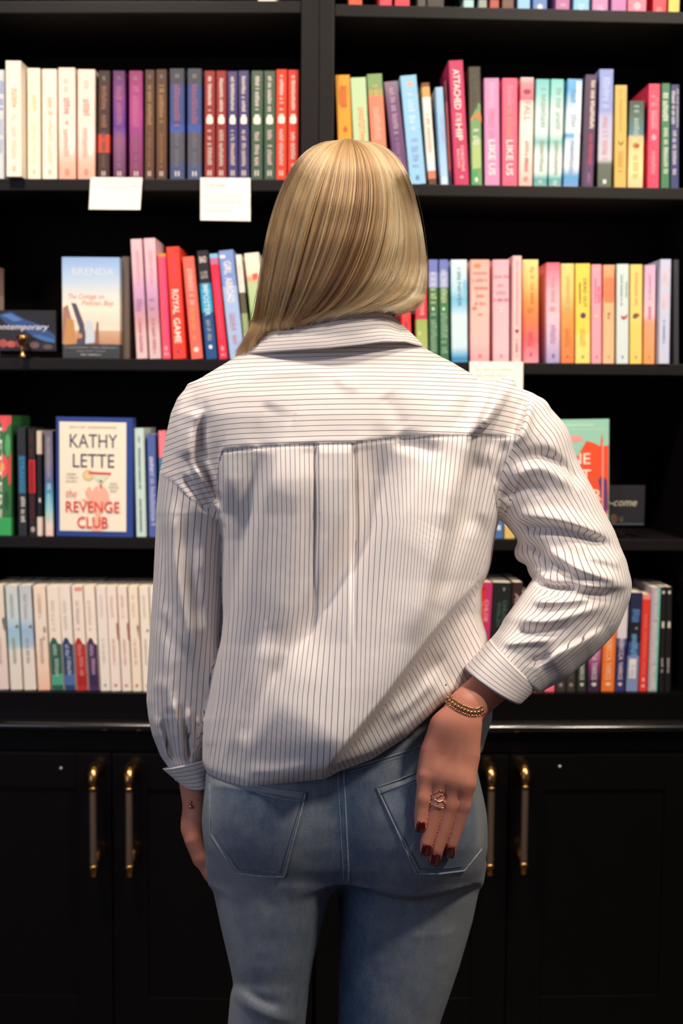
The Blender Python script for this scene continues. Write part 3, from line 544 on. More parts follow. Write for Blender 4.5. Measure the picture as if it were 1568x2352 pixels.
row(UL, ZL[4], G, [
 (-10, 20, -24, 1346, 'g:0#ecdcd0,.6#efdfd4,1#f0d9d3', [('p', [(.8, .32), (1, .30), (1, .44), (.9, .42)], '#44605a')] + pale('#d9bcb4'), 'pinkish white book cut by the left edge, bottom left shelf'),
 (24, 52, 11, 1346, 'g:0#cfd6d4,.3#ccdcdf,.43#a0c4dc,.57#a9d0d8,.62#e8e2d6,1#ece3d6', [('p', [(.6, .4), (.9, .37), (.95, .41)], '#5c6444')] + pale('#b4b4a8'), 'white book with a blue sea band, left one of the sea pair'),
 (55, 83, 42, 1346, 'g:0#c4c6cc,.3#ccd6dc,.43#9cbcda,.57#b0c2dc,.62#e8dfd6,1#ece0d6', [('p', [(.6, .4), (.9, .37), (.95, .41)], '#6a6440')] + pale('#b4b4a8'), 'white book with a blue sea band, right one of the sea pair'),
 (87, 115, 75, 1347, 'g:0#f0dcc8,.4#efdfd0,.8#f2d2bc,1#f3c0a4', [('o', .8, .42, .15, .3, '#b09aa4'), ('o', .7, .5, .14, .2, '#c8a8b4')] + pale('#d9c0aa'), 'peach white book left of the green-footed one'),
 (118, 146, 106, 1347, 's:0#efe2d4', foot('#2f5c4c', '#4aa48a', '#a8c4b4'), 'white book with a dark green foot'),
 (148, 174, 134, 1347, 's:0#ece2d8', foot('#2c3f68', '#4a6ca4', '#b4bccc'), 'white book with a navy blue foot'),
 (176, 202, 163, 1347, 's:0#efe0d4', [('r', .3, .95, .01, .05, '#e09a88')] + foot('#b03030', '#a82020', '#dc8a80'), 'white book with a red foot'),
 (204, 229, 191, 1347, 's:0#f0e3d6', foot('#4a2c54', '#3a2450', '#b49ab8'), 'white book with a purple foot'),
 (231, 254, 219, 1348, 's:0#ece0d6', pale('#d6cac4', '#a8acac'), 'plain white book right of the purple-footed one'),
 (255, 278, 243, 1348, 's:0#efe0d6', [('p', [(.85, .36), (1, .34), (1, .52), (.9, .5)], '#a8302c')] + pale('#e8c0b8', '#c88a88'), 'white book with a small red mark, left of its twin'),
 (280, 302, 268, 1348, 's:0#efdfd4', [('p', [(.85, .36), (1, .34), (1, .52), (.9, .5)], '#a8302c')] + pale('#e4bcb4', '#cc8a94'), 'white book with a small red mark, right of its twin'),
 (304, 326, 293, 1348, 's:0#f0e0cc', [('p', [(.75, .38), (.95, .36), (.95, .51), (.85, .44)], '#7d4a30')] + pale('#eccab0', '#cc8434'), 'white book with a brown sprig and an orange dot'),
 (328, 350, 318, 1348, 's:0#efe2d4', [('o', .75, .42, .12, .14, '#5a5048')] + pale('#e4d0c4', '#d89a94'), 'white book with a dark dot, beside her left sleeve'),
 (352, 374, 342, 1348, 's:0#eee2d8', pale('#e0d0c8'), 'white book mostly hidden by her left sleeve'),
])
G = 'books on the bottom right shelf'
def yar(c='#d9cdd4', h=True):
    return [('t', 'REBECCA', .46, .68, c, .5, .44), ('t', 'YARROS', .7, .88, c, .5, .44)] + ([('o', .42, .925, .12, .14, c), ('o', .58, .925, .12, .14, c), ('p', [(.3, .925), (.7, .925), (.5, .95)], c)] if h else [])
row(UR, ZR[4], G, [
 (1080, 1118, 1093, 1338, 's:0#d42c30', [('p', [(.6, 0), (1, 0), (1, .9), (.75, .9)], '#bb2f68'), ('o', .5, .06, .07, .09, '#8f1430'), ('t', 'CHLOE', .16, .36, '#f0a8a4', .7, .24), ('t', 'WALSH', .18, .38, '#f0a8a4', .36, .24)], 'red and magenta book with pale capital lettering, right of her waist'),
 (1121, 1164, 1132, 1339, 's:0#161a18', [('o', .6, .06, .06, .1, '#7a8480'), ('t', 'CHLOE', .16, .36, '#45605a', .68, .22), ('t', 'WALSH', .18, .40, '#3f5a54', .38, .22)], 'thick black book with dark green lettering'),
 (1166, 1190, 1177, 1338, 's:0#34211f', [('t', 'ALL FOR', .1, .5, '#b8a09c', .5, .42)], 'dark brown book above the turned-back cuff'),
 (1192, 1220, 1201, 1366, 's:0#d83a28', [], 'orange-red book behind the bent elbow'),
 (1222, 1246, 1230, 1370, 's:0#dd4030', [], 'red book whose foot shows below the cuff'),
 (1249, 1273, 1257, 1370, 's:0#ec6a80', [('o', .5, .89, .12, .14, '#8f2440')], 'pink book whose foot shows below the sleeve'),
 (1276, 1298, 1283, 1368, 's:0#39332f', [('b', '', .5, .86, '#5f5854', .5, .3), ('o', .5, .93, .2, .22, '#8a8480')], 'dark grey book below the sleeve, left one of the grey pair'),
 (1300, 1321, 1307, 1368, 's:0#39332f', [('b', '', .5, .86, '#5f5854', .5, .3), ('o', .5, .93, .2, .22, '#8a8480')], 'dark grey book below the sleeve, right one of the grey pair'),
 (1324, 1346, 1331, 1366, 's:0#2c2f2a', yar('#c8d0c0'), 'charcoal book with pale green lettering'),
 (1349, 1377, 1357, 1366, 'g:0#e08ab0,.6#c06a98,.75#7c3468,.9#3a2440,1#3a2440', yar(), 'pink to purple book with white lettering'),
 (1380, 1410, 1389, 1366, 's:0#e8762a', [('t', 'IN', .36, .44, '#f6d0a8', .5, .42)] + yar('#f4c49c'), 'orange book with pale lettering'),
 (1411, 1434, 1421, 1362, 's:0#dcd4dc,.46#55588c,.54#322c60,.86#34346a', yar(), 'white and indigo book right of the orange one'),
 (1437, 1464, 1449, 1362, 's:0#22284a,.3#191a2c,.5#3a4a7c,.64#7f90bc', [('b', '', .17, .3, '#5a8cc4', .5, .6), ('o', .6, .36, .12, .1, '#8f8884'), ('b', '', .42, .64, '#6fb0e0', .5, .52), ('r', .15, .75, .67, .87, '#e6dfe2'), ('b', '', .69, .86, '#b8b4c4', .45, .4)], 'dark blue book with light blue lettering'),
 (1466, 1485, 1476, 1366, 's:0#ee8a80,.05#e03a2c', [('b', '', .2, .82, '#ee7466', .5, .3), ('o', .5, .88, .16, .3, '#f3a49a'), ('r', .3, .7, .93, .96, '#f3a49a')], 'red book left of the mint-edged one'),
 (1487, 1508, 1496, 1350, 's:0#b7a9b4', [('r', .78, 1., 0, 1, '#6fc4b0'), ('b', '', .03, .3, '#d8dfe4', .55, .4), ('b', '', .34, .98, '#e2e4e4', .55, .5)], 'pale mauve book with a mint green edge'),
 (1512, 1525, 1517, 1349, 's:0#141314', [('o', .5, .05, .25, .3, '#cfc9c2'), ('r', .3, .75, .33, .39, '#cfc9c2'), ('b', '', .68, .82, '#b8b2ac', .5, .4)], 'black book with tiny white print, left of the last pair'),
 (1526, 1540, 1530, 1349, 's:0#141314', [('o', .5, .05, .25, .3, '#cfc9c2'), ('r', .3, .75, .33, .39, '#cfc9c2'), ('b', '', .68, .82, '#b8b2ac', .5, .4)], 'black book with tiny white print, right of the last pair'),
])

# ------------------------------------------------------------------ covers shown face out
book(UL, ZL[2], 143, 276, 141, 591, 'g:0#8fb0e0,.2#b4cbe6,.38#dcdcd6,.5#eee2d2,.56#e9dccb,.66#e0d3c4,.72#e6d8c4,.73#cda689,.86#b98a6a,.86#3a3d40,1#34363a', [
  ('h', 'BRENDA', .54, .14, .72, .07, '#d3dbe2'), ('h', 'The Cottage on', .42, .385, .62, .05, '#d9826c', .3), ('h', 'Pelican Bay', .62, .45, .56, .05, '#d9826c', .3),
  ('p', [(.02, .50), (.10, .47), (.16, .6), (.2, .84), (.0, .86)], '#a4786a'), ('p', [(.16, .45), (.25, .46), (.38, .66), (.42, .86), (.24, .88), (.3, .7)], '#4d4a5c'), ('p', [(.08, .6), (.2, .62), (.24, .86), (.02, .87)], '#c08a54'),
  ('p', [(.42, .62), (.52, .63), (.58, .84), (.40, .86)], '#c4cdda'), ('p', [(.60, .64), (.63, .64), (.64, .86), (.56, .86)], '#8a6054'), ('o', .3, .78, .05, .05, '#d08a4c'),
  ('h', '~', .5, .895, .9, .02, '#84898c'), ('h', '~', .5, .93, .5, .016, '#84898c'), ('h', '~', .5, .965, .36, .016, '#b8bcbe')],
  'face-out cover of a beach scene with a deck chair, dark band at its foot', 'covers shown face out', depth=.03, n0=.004)
book(UL, ZL[3], 129, 305, 128, 959, 's:0#26418c', [
  ('r', .045, .915, .04, .955, '#f0e4cf'), ('h', '~', .48, .085, .62, .018, '#a89a8c'),
  ('h', 'KATHY', .49, .195, .62, .12, '#2f3058'), ('h', 'LETTE', .49, .36, .54, .12, '#2f3058'),
  ('o', .42, .485, .075, .075, '#d8b880'), ('o', .42, .485, .055, .055, '#e6cc98'), ('p', [(.42, .455), (.72, .46), (.71, .48), (.43, .475)], '#d23a40'),
  ('p', [(.46, .478), (.70, .480), (.60, .555), (.565, .555)], '#d9dcc0'), ('p', [(.56, .52), (.61, .53), (.6, .545), (.57, .54)], '#5a7048'), ('p', [(.57, .56), (.60, .56), (.595, .6), (.575, .6)], '#d85a4c'),
  ('p', [(.40, .60), (.44, .575), (.47, .62), (.52, .575), (.55, .57), (.56, .62), (.62, .57), (.68, .62), (.70, .69), (.64, .75), (.58, .8), (.60, .955), (.46, .955), (.52, .82), (.46, .74), (.34, .69), (.35, .68), (.44, .70), (.38, .63)], '#f0b09a'),
  ('h', '~', .2, .475, .12, .014, '#a89a8c'), ('h', '~', .2, .505, .16, .014, '#a89a8c'), ('h', '~', .2, .535, .14, .014, '#a89a8c'), ('h', '~', .75, .55, .09, .014, '#a89a8c'), ('h', '~', .75, .58, .13, .014, '#a89a8c'), ('h', '~', .75, .61, .08, .014, '#a89a8c'),
  ('h', 'the', .20, .63, .14, .07, '#e89a8c', .3), ('h', 'REVENGE', .48, .745, .70, .095, '#dd3a34'), ('h', 'CLUB', .48, .875, .40, .1, '#dd3a34')],
  'face-out cream cover in a broad blue frame, with a cocktail glass', 'covers shown face out', depth=.03, n0=.002)
book(UR, ZR[3] + .013, 1222, 1398, 1222, 965, 's:0#96ccb4', [
  ('r', .1, .8, .04, .06, '#b4d8c4'), ('r', .2, .95, .085, .1, '#aad4c0'), ('p', [(.42, .19), (.52, .14), (.64, .15), (.66, .18), (.58, .2), (.44, .205)], '#eb9a98'),
  ('p', [(.0, .36), (.3, .33), (.58, .33), (.70, .19), (.80, .21), (.885, .24), (.90, .12), (.93, .24), (.99, .23), (.99, .84), (.3, .84), (0, .8)], '#e8502c'),
  ('p', [(.5, .6), (.62, .56), (.74, .58), (.74, .72), (.5, .72)], '#55335f'), ('p', [(.86, .54), (.9, .5), (.97, .54), (.99, .8), (.92, .84), (.88, .62)], '#5d3a6c'),
  ('p', [(.6, .72), (.86, .70), (.9, .80), (.86, .84), (.6, .84)], '#d8303c'), ('r', .905, .925, .2, .84, '#ee9a8c'), ('p', [(.2, .84), (.92, .84), (.9, 1), (.2, 1)], '#7fa6bc'),
  ('h', 'ONE', .53, .345, .44, .1, '#f3ead8'), ('h', 'LAST', .53, .49, .46, .1, '#f3ead8'), ('h', 'SUMMER', .50, .67, .80, .1, '#f3ead8')],
  'face-out mint and orange cover behind her raised right arm', 'covers shown face out', depth=.03, n0=-.004)

# ------------------------------------------------------------------ shelf cards and small signs
def card(u, pts, n, label, cat, name, lines):
    """thin stiff card given by its corners (TL, TR, BR, BL) on the front plane n"""
    q = [u.loc(x, y, n) for x, y in pts]; t = .0006
    V = []; cx = sum(a for a, _ in q) / 4; cz = sum(b for _, b in q) / 4
    for d in (-t, t):
        for a, b in q: V.append((a - cx, d, b - cz))
    Fc = [(0, 3, 2, 1), (4, 5, 6, 7)] + [(i, (i + 1) % 4, (i + 1) % 4 + 4, i + 4) for i in range(4)]
    rng = random.Random(3)
    mi = [0] * 6; tl, tr, br, blc = [np.array(v) for v in q]
    for k, (a, b, c, m) in enumerate(lines):
        v, f = smudge(1.0, .045, rng); o = len(V)
        for x, y in v:
            s = a + (b - a) * min(x, 1.02); r = c + .04 - y
            p = (tl * (1 - s) + tr * s) * (1 - r) + (blc * (1 - s) + br * s) * r
            V.append((p[0] - cx, -t - .0002, p[1] - cz))
        Fc += [tuple(i + o for i in g)[::-1] for g in f]; mi += [m] * len(f)
    me = mesh(name, V, Fc); o = link(name, me, None, [M_CARD, M_INK, M_PENCIL]); me.polygons.foreach_set('material_index', mi)
    o.matrix_world = u.mtx(cx, n, cz); tag(o, label, cat, 'white cards stuck to the shelf edges'); return o
card(UL, [(208, 407), (327, 408), (322, 482), (204, 481)], -.0065, 'slanting white card on the shelf edge below the purple books', 'card', 'shelf_card', [(.2, .8, .12, 2), (.3, .7, .3, 2), (.78, .92, .24, 1)])
card(UL, [(460, 408), (575, 409), (575, 508), (460, 506)], -.0065, 'upright white card on the shelf edge below the dark red books', 'card', 'shelf_card', [(.08, .5, .16, 1), (.1, .8, .4, 2), (.1, .85, .55, 2), (.1, .6, .75, 2)])
card(UR, [(1078, 830), (1201, 831), (1200, 925), (1078, 925)], -.0065, 'white card on the shelf edge behind her right shoulder', 'card', 'shelf_card', [(.1, .8, .18, 2), (.1, .7, .32, 2), (.15, .6, .46, 2)])
def sign(u, x0, x1, y0, y1, n, zsh, label, decor, spec, foot):
    a, zt = u.loc(x0, y0, n); b, zb = u.loc(x1, y1, n); w = b - a; h = zt - zb
    me = cover_mesh(w, h, .006, spec, decor, ch=.0006); me.name = 'sign'
    o = link('sign', me); tag(o, label, 'sign', 'small dark shelf signs'); o.matrix_world = u.mtx(a, n, zb)
    bm = bmesh.new(); box_bm(bm, .001, w - .001, .001, .0055, .001, h - .001); link('backing', bm_mesh('backing', bm), o, [M_BACK])
    d = zb - zsh
    bm = bmesh.new(); box_bm(bm, w * .2, w * .8, .006, .05, -d + .0005, -d + .003); box_bm(bm, w * .3, w * .7, .006, .009, -d + .0005, .02)
    link('stand', bm_mesh('stand', bm), o, [M_BACK])
    return o, w, h
s1, sw, sh = sign(UL, -62, 129, 712, 806, .002, ZL[2], 'small dark sign with a blue brush stroke and white handwriting', [
  ('p', [(.30, .12), (.46, .04), (.62, .22), (.84, .38), (.99, .62), (.99, .80), (.80, .72), (.62, .50), (.40, .34)], '#2c4a80'), ('p', [(.34, .12), (.45, .08), (.6, .24), (.5, .28)], '#4f74b4'), ('p', [(.7, .62), (.8, .6), (.98, .72), (.98, .80), (.86, .76)], '#3f6aa8'),
  ('h', 'contemporary', .575, .40, .68, .15, '#dcd8e0', .3), ('o', .36, .82, .05, .05, '#a84a48'), ('o', .46, .84, .06, .04, '#c05a50'), ('o', .55, .83, .05, .04, '#8a3c40'), ('o', .74, .86, .06, .04, '#6a5058'), ('o', .9, .9, .06, .03, '#5a4a50')], 's:0#15141c,.5#1d1a20', None)
clip = link('clip', mesh('clip', *join([lathe([(.0075, 0), (.0085, .002), (.0045, .006), (.0035, .012), (.0055, .016), (.0030, .020), (.0075, .026), (.0100, .034), (.0105, .040), (.0085, .042)], 16)]), True), None, [M_BRASS])
_lx, _z = UL.loc(54, 822, -.012); clip.matrix_world = UL.mtx(_lx, .012 - .03, ZL[2] + .0005)
_b = bmesh.new(); box_bm(_b, -.012, .012, .0, .03, -.0003, .0012)
tag(clip, 'small polished brass holder shaped like a goblet, in front of the dark sign', 'holder')
sign(UR, 1340, 1479, 1114, 1206, .034, ZR[3], 'small dark sign with pale handwriting, right of the orange cover', [
  ('h', 'rom-come', .5, .42, .74, .2, '#bdb6a4', .3), ('o', .5, .84, .06, .08, '#5d4430'), ('o', .62, .86, .04, .05, '#4a4038'), ('r', .02, .98, .965, .985, '#54606c')], 's:0#1d1b22,.96#3a444e', None)
# ------------------------------------------------------------------ implicit-surface toolkit (design units: x right, y down, z away)
def smin(a, b, k):
    if k <= 0: return np.minimum(a, b)
    h = np.maximum(k - np.abs(a - b), 0) / k
    return np.minimum(a, b) - h * h * k * .25
class Fld:
    def __init__(s, lo, hi, h, big=60.):
        s.lo = np.array(lo, float); s.h = float(h); s.n = [int((hi[i] - lo[i]) / h) + 1 for i in range(3)]
        s.ax = [s.lo[i] + h * np.arange(s.n[i]) for i in range(3)]; s.F = np.full(s.n, big, np.float32)
    def add(s, pr, k=0., sub=False):
        lo, hi = pr.box(); sl = []
        for i in range(3):
            a = max(0, int((lo[i] - 62 - s.lo[i]) / s.h)); b = min(s.n[i], int((hi[i] + 62 - s.lo[i]) / s.h) + 2); sl.append(slice(a, b))
        if any(q.stop <= q.start for q in sl): return
        X = s.ax[0][sl[0]][:, None, None]; Y = s.ax[1][sl[1]][None, :, None]; Z = s.ax[2][sl[2]][None, None, :]
        G = pr(X, Y, Z).astype(np.float32); A = s.F[tuple(sl)]
        s.F[tuple(sl)] = -smin(-A, G, k) if sub else smin(A, G, k)
    def mesh(s):
        F = s.F; ins = F < 0; h = s.h
        c = np.zeros([q - 1 for q in F.shape], np.int8)
        off = [(i, j, k) for i in (0, 1) for j in (0, 1) for k in (0, 1)]
        for o in off: c += ins[o[0]:F.shape[0] - 1 + o[0], o[1]:F.shape[1] - 1 + o[1], o[2]:F.shape[2] - 1 + o[2]]
        ai, aj, ak = np.nonzero((c > 0) & (c < 8)); N = len(ai)
        idx = np.full(c.shape, -1, np.int32); idx[ai, aj, ak] = np.arange(N)
        pos = np.zeros((N, 3)); cnt = np.zeros(N)
        for a in off:
            for d in range(3):
                if a[d]: continue
                b = list(a); b[d] = 1
                va = F[ai + a[0], aj + a[1], ak + a[2]].astype(float); vb = F[ai + b[0], aj + b[1], ak + b[2]].astype(float)
                m = (va < 0) != (vb < 0); t = np.where(m, va / np.where(m, va - vb, 1), 0)
                p = np.tile(np.array(a, float), (N, 1)); p[:, d] += t
                pos[m] += p[m]; cnt[m] += 1
        V = s.lo + h * (np.stack([ai, aj, ak], 1) + pos / cnt[:, None])
        Q = []
        for d in range(3):
            e, f = (d + 1) % 3, (d + 2) % 3
            sa = [slice(1, -1)] * 3; sa[d] = slice(0, -1); sb = list(sa); sb[d] = slice(1, None)
            sa[e] = sb[e] = slice(1, F.shape[e] - 1); sa[f] = sb[f] = slice(1, F.shape[f] - 1)
            A = ins[tuple(sa)]; B = ins[tuple(sb)]
            I = np.nonzero(A != B); fl = A[I]
            g = [None] * 3; g[d] = I[d]; g[e] = I[e] + 1; g[f] = I[f] + 1
            def cell(de, df):
                q = [x.copy() for x in g]; q[e] += de; q[f] += df; return idx[q[0], q[1], q[2]]
            q = np.stack([cell(-1, -1), cell(0, -1), cell(0, 0), cell(-1, 0)], 1)
            q[~fl] = q[~fl][:, ::-1]; Q.append(q)
        Q = np.concatenate(Q); Q = Q[(Q >= 0).all(1)]
        return V, Q
class Rings:
    """stack of superellipses: rows (y, xl, xr, zc, zback, zfront)"""
    def __init__(s, rows, n=2.3, cut=None):
        s.r = np.array(rows, float); s.n = n; s.cut = cut
    def box(s):
        r = s.r; return (r[:, 1].min(), r[0, 0], (r[:, 3] - r[:, 4]).min()), (r[:, 2].max(), r[-1, 0], (r[:, 3] + r[:, 5]).max())
    def __call__(s, X, Y, Z):
        r = s.r; I = lambda c: np.interp(Y, r[:, 0], r[:, c])
        xl, xr, zc, zb, zf = I(1), I(2), I(3), I(4), I(5); hw = (xr - xl) / 2; cx = (xl + xr) / 2
        dz = Z - zc; hz = np.where(dz < 0, zb, zf)
        f = ((np.abs(X - cx) / hw) ** s.n + (np.abs(dz) / hz) ** s.n + 1e-9) ** (1 / s.n)
        d = (f - 1) * np.minimum(hw, np.minimum(zb, zf))
        d = np.maximum(d, np.maximum(r[0, 0] - Y, Y - r[-1, 0]))
        return s.cut(X, Y, Z, d) if s.cut else d
class Chain:
    """tapered limb: points (x, y, z, r); zs flattens it in depth"""
    def __init__(s, pts, zs=1., k=0., cut=None):
        s.p = np.array(pts, float); s.zs = zs; s.cut = cut
    def box(s):
        p = s.p; R = p[:, 3].max(); return p[:, :3].min(0) - R, p[:, :3].max(0) + R
    def __call__(s, X, Y, Z):
        out = None; q = 1 / s.zs
        for a, b in zip(s.p[:-1], s.p[1:]):
            d = (b[:3] - a[:3]) * [1, 1, q]; L = (d ** 2).sum() + 1e-9
            rx, ry, rz = X - a[0], Y - a[1], (Z - a[2]) * q
            t = np.clip((rx * d[0] + ry * d[1] + rz * d[2]) / L, 0, 1)
            dist = np.sqrt((rx - t * d[0]) ** 2 + (ry - t * d[1]) ** 2 + (rz - t * d[2]) ** 2) - (a[3] + (b[3] - a[3]) * t)
            out = dist if out is None else np.minimum(out, dist)
        return s.cut(X, Y, Z, out) if s.cut else out
class Ell:
    def __init__(s, c, r): s.c = np.array(c, float); s.r = np.array(r, float)
    def box(s): return s.c - s.r, s.c + s.r
    def __call__(s, X, Y, Z):
        f = np.sqrt(((X - s.c[0]) / s.r[0]) ** 2 + ((Y - s.c[1]) / s.r[1]) ** 2 + ((Z - s.c[2]) / s.r[2]) ** 2 + 1e-9)
        return (f - 1) * s.r.min()
def vnormals(V, Q):
    n = np.cross(V[Q[:, 2]] - V[Q[:, 0]], V[Q[:, 3]] - V[Q[:, 1]]); N = np.zeros_like(V)
    for i in range(4): np.add.at(N, Q[:, i], n)
    return N / (np.linalg.norm(N, axis=1)[:, None] + 1e-9)
def relax(V, Q, it=2):
    for _ in range(it):
        S = np.zeros_like(V); c = np.zeros(len(V))
        for i in range(4):
            a, b = Q[:, i], Q[:, (i + 1) % 4]
            np.add.at(S, a, V[b]); np.add.at(S, b, V[a]); np.add.at(c, a, 1); np.add.at(c, b, 1)
        V = V * .5 + S / np.maximum(c, 1)[:, None] * .5
    return V
def folds(V, lst):
    """height of cloth folds at design points: each fold (polyline, amp, w_west, w_east)"""
    x, y = V[:, 0], V[:, 1]; H = np.zeros(len(V))
    for pl, A, wp, wn in lst:
        p = np.array(pl, float); R = 3.2 * max(wp, wn)
        for _ in range(3 if len(p) > 2 else 0): p = np.concatenate([p[:1], np.stack([p[:-1] * .75 + p[1:] * .25, p[:-1] * .25 + p[1:] * .75], 1).reshape(-1, 2), p[-1:]])
        m = (x > p[:, 0].min() - R) & (x < p[:, 0].max() + R) & (y > p[:, 1].min() - R) & (y < p[:, 1].max() + R)
        xs, ys = x[m], y[m]; best = np.full(len(xs), 1e9); sg = np.zeros(len(xs)); tt = np.zeros(len(xs))
        seg = np.hypot(*(p[1:] - p[:-1]).T); L = seg.sum(); acc = 0.
        for i in range(len(p) - 1):
            dx, dy = p[i + 1] - p[i]; t = np.clip(((xs - p[i, 0]) * dx + (ys - p[i, 1]) * dy) / (seg[i] ** 2), 0, 1)
            ex, ey = xs - p[i, 0] - t * dx, ys - p[i, 1] - t * dy; d = np.hypot(ex, ey); b = d < best
            best[b] = d[b]; sg[b] = (dx * ey - dy * ex)[b]; tt[b] = ((acc + t * seg[i]) / L)[b]; acc += seg[i]
        w = np.where(sg > 0, wp, wn); tap = np.clip(np.minimum(tt, 1 - tt) * 4.5, 0, 1); tap = tap * tap * (3 - 2 * tap)
        H[m] += A * np.exp(-(best / w) ** 2) * (.12 + .88 * tap)
    return H
def vnoise(V, sc, seed):
    """smooth value noise on design x,y"""
    r = np.random.default_rng(seed).random((257, 257)) * 2 - 1
    u = V[:, 0] / sc + 40; v = V[:, 1] / sc + 40; i = np.floor(u).astype(int); j = np.floor(v).astype(int)
    f = u - i; g = v - j; f = f * f * (3 - 2 * f); g = g * g * (3 - 2 * g); i %= 256; j %= 256
    return (r[i, j] * (1 - f) + r[i + 1, j] * f) * (1 - g) + (r[i, j + 1] * (1 - f) + r[i + 1, j + 1] * f) * g
def quad_mesh(name, V, Q, smooth=True):
    me = bpy.data.meshes.new(name); V = np.asarray(V, np.float32); Q = np.asarray(Q, np.int32)
    me.vertices.add(len(V)); me.vertices.foreach_set('co', V.ravel()); k = Q.shape[1]
    me.loops.add(Q.size); me.loops.foreach_set('vertex_index', Q.ravel())
    me.polygons.add(len(Q)); me.polygons.foreach_set('loop_start', np.arange(0, Q.size, k, dtype=np.int32))
    me.polygons.foreach_set('loop_total', np.full(len(Q), k, np.int32)); me.update(calc_edges=True); me.validate()
    if smooth: me.shade_smooth()
    return me

# ------------------------------------------------------------------ materials of the person
def shirt_mat(name, period, lw=.095, c='#e9e1de', line='#4d4248'):
    m = mat(name, c, .75, spec=.25); nt = m.node_tree; b = nt.nodes['Principled BSDF']
    a = nt.nodes.new('ShaderNodeAttribute'); a.attribute_name = 'stripe'
    def mth(op, x, y=None):
        n = nt.nodes.new('ShaderNodeMath'); n.operation = op
        for i, v in enumerate((x, y)):
            if v is None: continue
            if isinstance(v, (int, float)): n.inputs[i].default_value = v
            else: nt.links.new(v, n.inputs[i])
        return n.outputs[0]
    f = mth('FRACT', mth('DIVIDE', a.outputs['Fac'], period)); d = mth('ABSOLUTE', mth('SUBTRACT', f, .5))
    mr = nt.nodes.new('ShaderNodeMapRange'); mr.inputs['From Min'].default_value = lw * .35; mr.inputs['From Max'].default_value = lw
    mr.inputs['To Min'].default_value = .85; mr.inputs['To Max'].default_value = 0; nt.links.new(d, mr.inputs['Value'])
    mx = nt.nodes.new('ShaderNodeMix'); mx.data_type = 'RGBA'; mx.inputs[6].default_value = (*lin(c), 1); mx.inputs[7].default_value = (*lin(line), 1)
    nt.links.new(mr.outputs[0], mx.inputs[0]); nt.links.new(mx.outputs[2], b.inputs['Base Color'])
    tc = nt.nodes.new('ShaderNodeTexCoord'); n = nt.nodes.new('ShaderNodeTexNoise'); n.inputs['Scale'].default_value = 55; n.inputs['Detail'].default_value = 8
    n.inputs['Roughness'].default_value = .62
    nt.links.new(tc.outputs['Object'], n.inputs['Vector']); bp = nt.nodes.new('ShaderNodeBump'); bp.inputs['Strength'].default_value = .12; bp.inputs['Distance'].default_value = .002
    nt.links.new(n.outputs['Fac'], bp.inputs['Height']); nt.links.new(bp.outputs['Normal'], b.inputs['Normal'])
    b.inputs['Sheen Weight'].default_value = .15
    return m
M_SHIRT = shirt_mat('pinstriped_cotton', 11.0)
M_SKIN = mat('skin', '#dc9a80', .5, noise='#cc7a62', nscale=28, bump=.15, spec=.4)
_b = M_SKIN.node_tree.nodes['Principled BSDF']; _b.inputs['Subsurface Weight'].default_value = .12; _b.inputs['Subsurface Radius'].default_value = (.012, .004, .002)
M_NAIL = mat('dark_red_nail_polish', '#5c0d16', .12, spec=.6, coat=.8)
M_GOLD = mat('gold', '#dcb88a', .2, 1.0)
M_ROSE = mat('pale_rose_gold', '#e8c4aa', .16, 1.0)
def denim():
    m = mat('faded_denim', '#56708f', .85, spec=.2); nt = m.node_tree; b = nt.nodes['Principled BSDF']
    a = nt.nodes.new('ShaderNodeAttribute'); a.attribute_name = 'fade'
    tc = nt.nodes.new('ShaderNodeTexCoord'); n = nt.nodes.new('ShaderNodeTexNoise'); n.inputs['Scale'].default_value = 38; n.inputs['Detail'].default_value = 10; n.inputs['Roughness'].default_value = .75
    mp = nt.nodes.new('ShaderNodeMapping'); mp.inputs['Scale'].default_value = (1.6, 1, .7); nt.links.new(tc.outputs['Object'], mp.inputs[0]); nt.links.new(mp.outputs[0], n.inputs['Vector'])
    n2 = nt.nodes.new('ShaderNodeTexNoise'); n2.inputs['Scale'].default_value = 700; nt.links.new(tc.outputs['Object'], n2.inputs['Vector'])
    ad = nt.nodes.new('ShaderNodeMath'); ad.operation = 'MULTIPLY_ADD'; ad.inputs[1].default_value = .55; nt.links.new(n.outputs['Fac'], ad.inputs[0]); nt.links.new(a.outputs['Fac'], ad.inputs[2])
    a2 = nt.nodes.new('ShaderNodeMath'); a2.operation = 'MULTIPLY_ADD'; a2.inputs[1].default_value = .32; nt.links.new(n2.outputs['Fac'], a2.inputs[0]); nt.links.new(ad.outputs[0], a2.inputs[2])
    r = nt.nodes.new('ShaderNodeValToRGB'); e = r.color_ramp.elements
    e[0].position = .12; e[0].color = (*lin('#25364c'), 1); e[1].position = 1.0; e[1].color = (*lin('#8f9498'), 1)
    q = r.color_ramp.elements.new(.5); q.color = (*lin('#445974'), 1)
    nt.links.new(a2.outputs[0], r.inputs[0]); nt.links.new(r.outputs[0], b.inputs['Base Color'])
    bp = nt.nodes.new('ShaderNodeBump'); bp.inputs['Strength'].default_value = .25; bp.inputs['Distance'].default_value = .001; nt.links.new(n2.outputs['Fac'], bp.inputs['Height']); nt.links.new(bp.outputs['Normal'], b.inputs['Normal'])
    return m
M_DENIM = denim()
M_THREAD = mat('pale_denim_edge', '#a9b2ba', .8, noise='#66788f', nscale=160)
M_THREAD2 = mat('dark_denim_stitch', '#2f4460', .8, noise='#52688a', nscale=260)
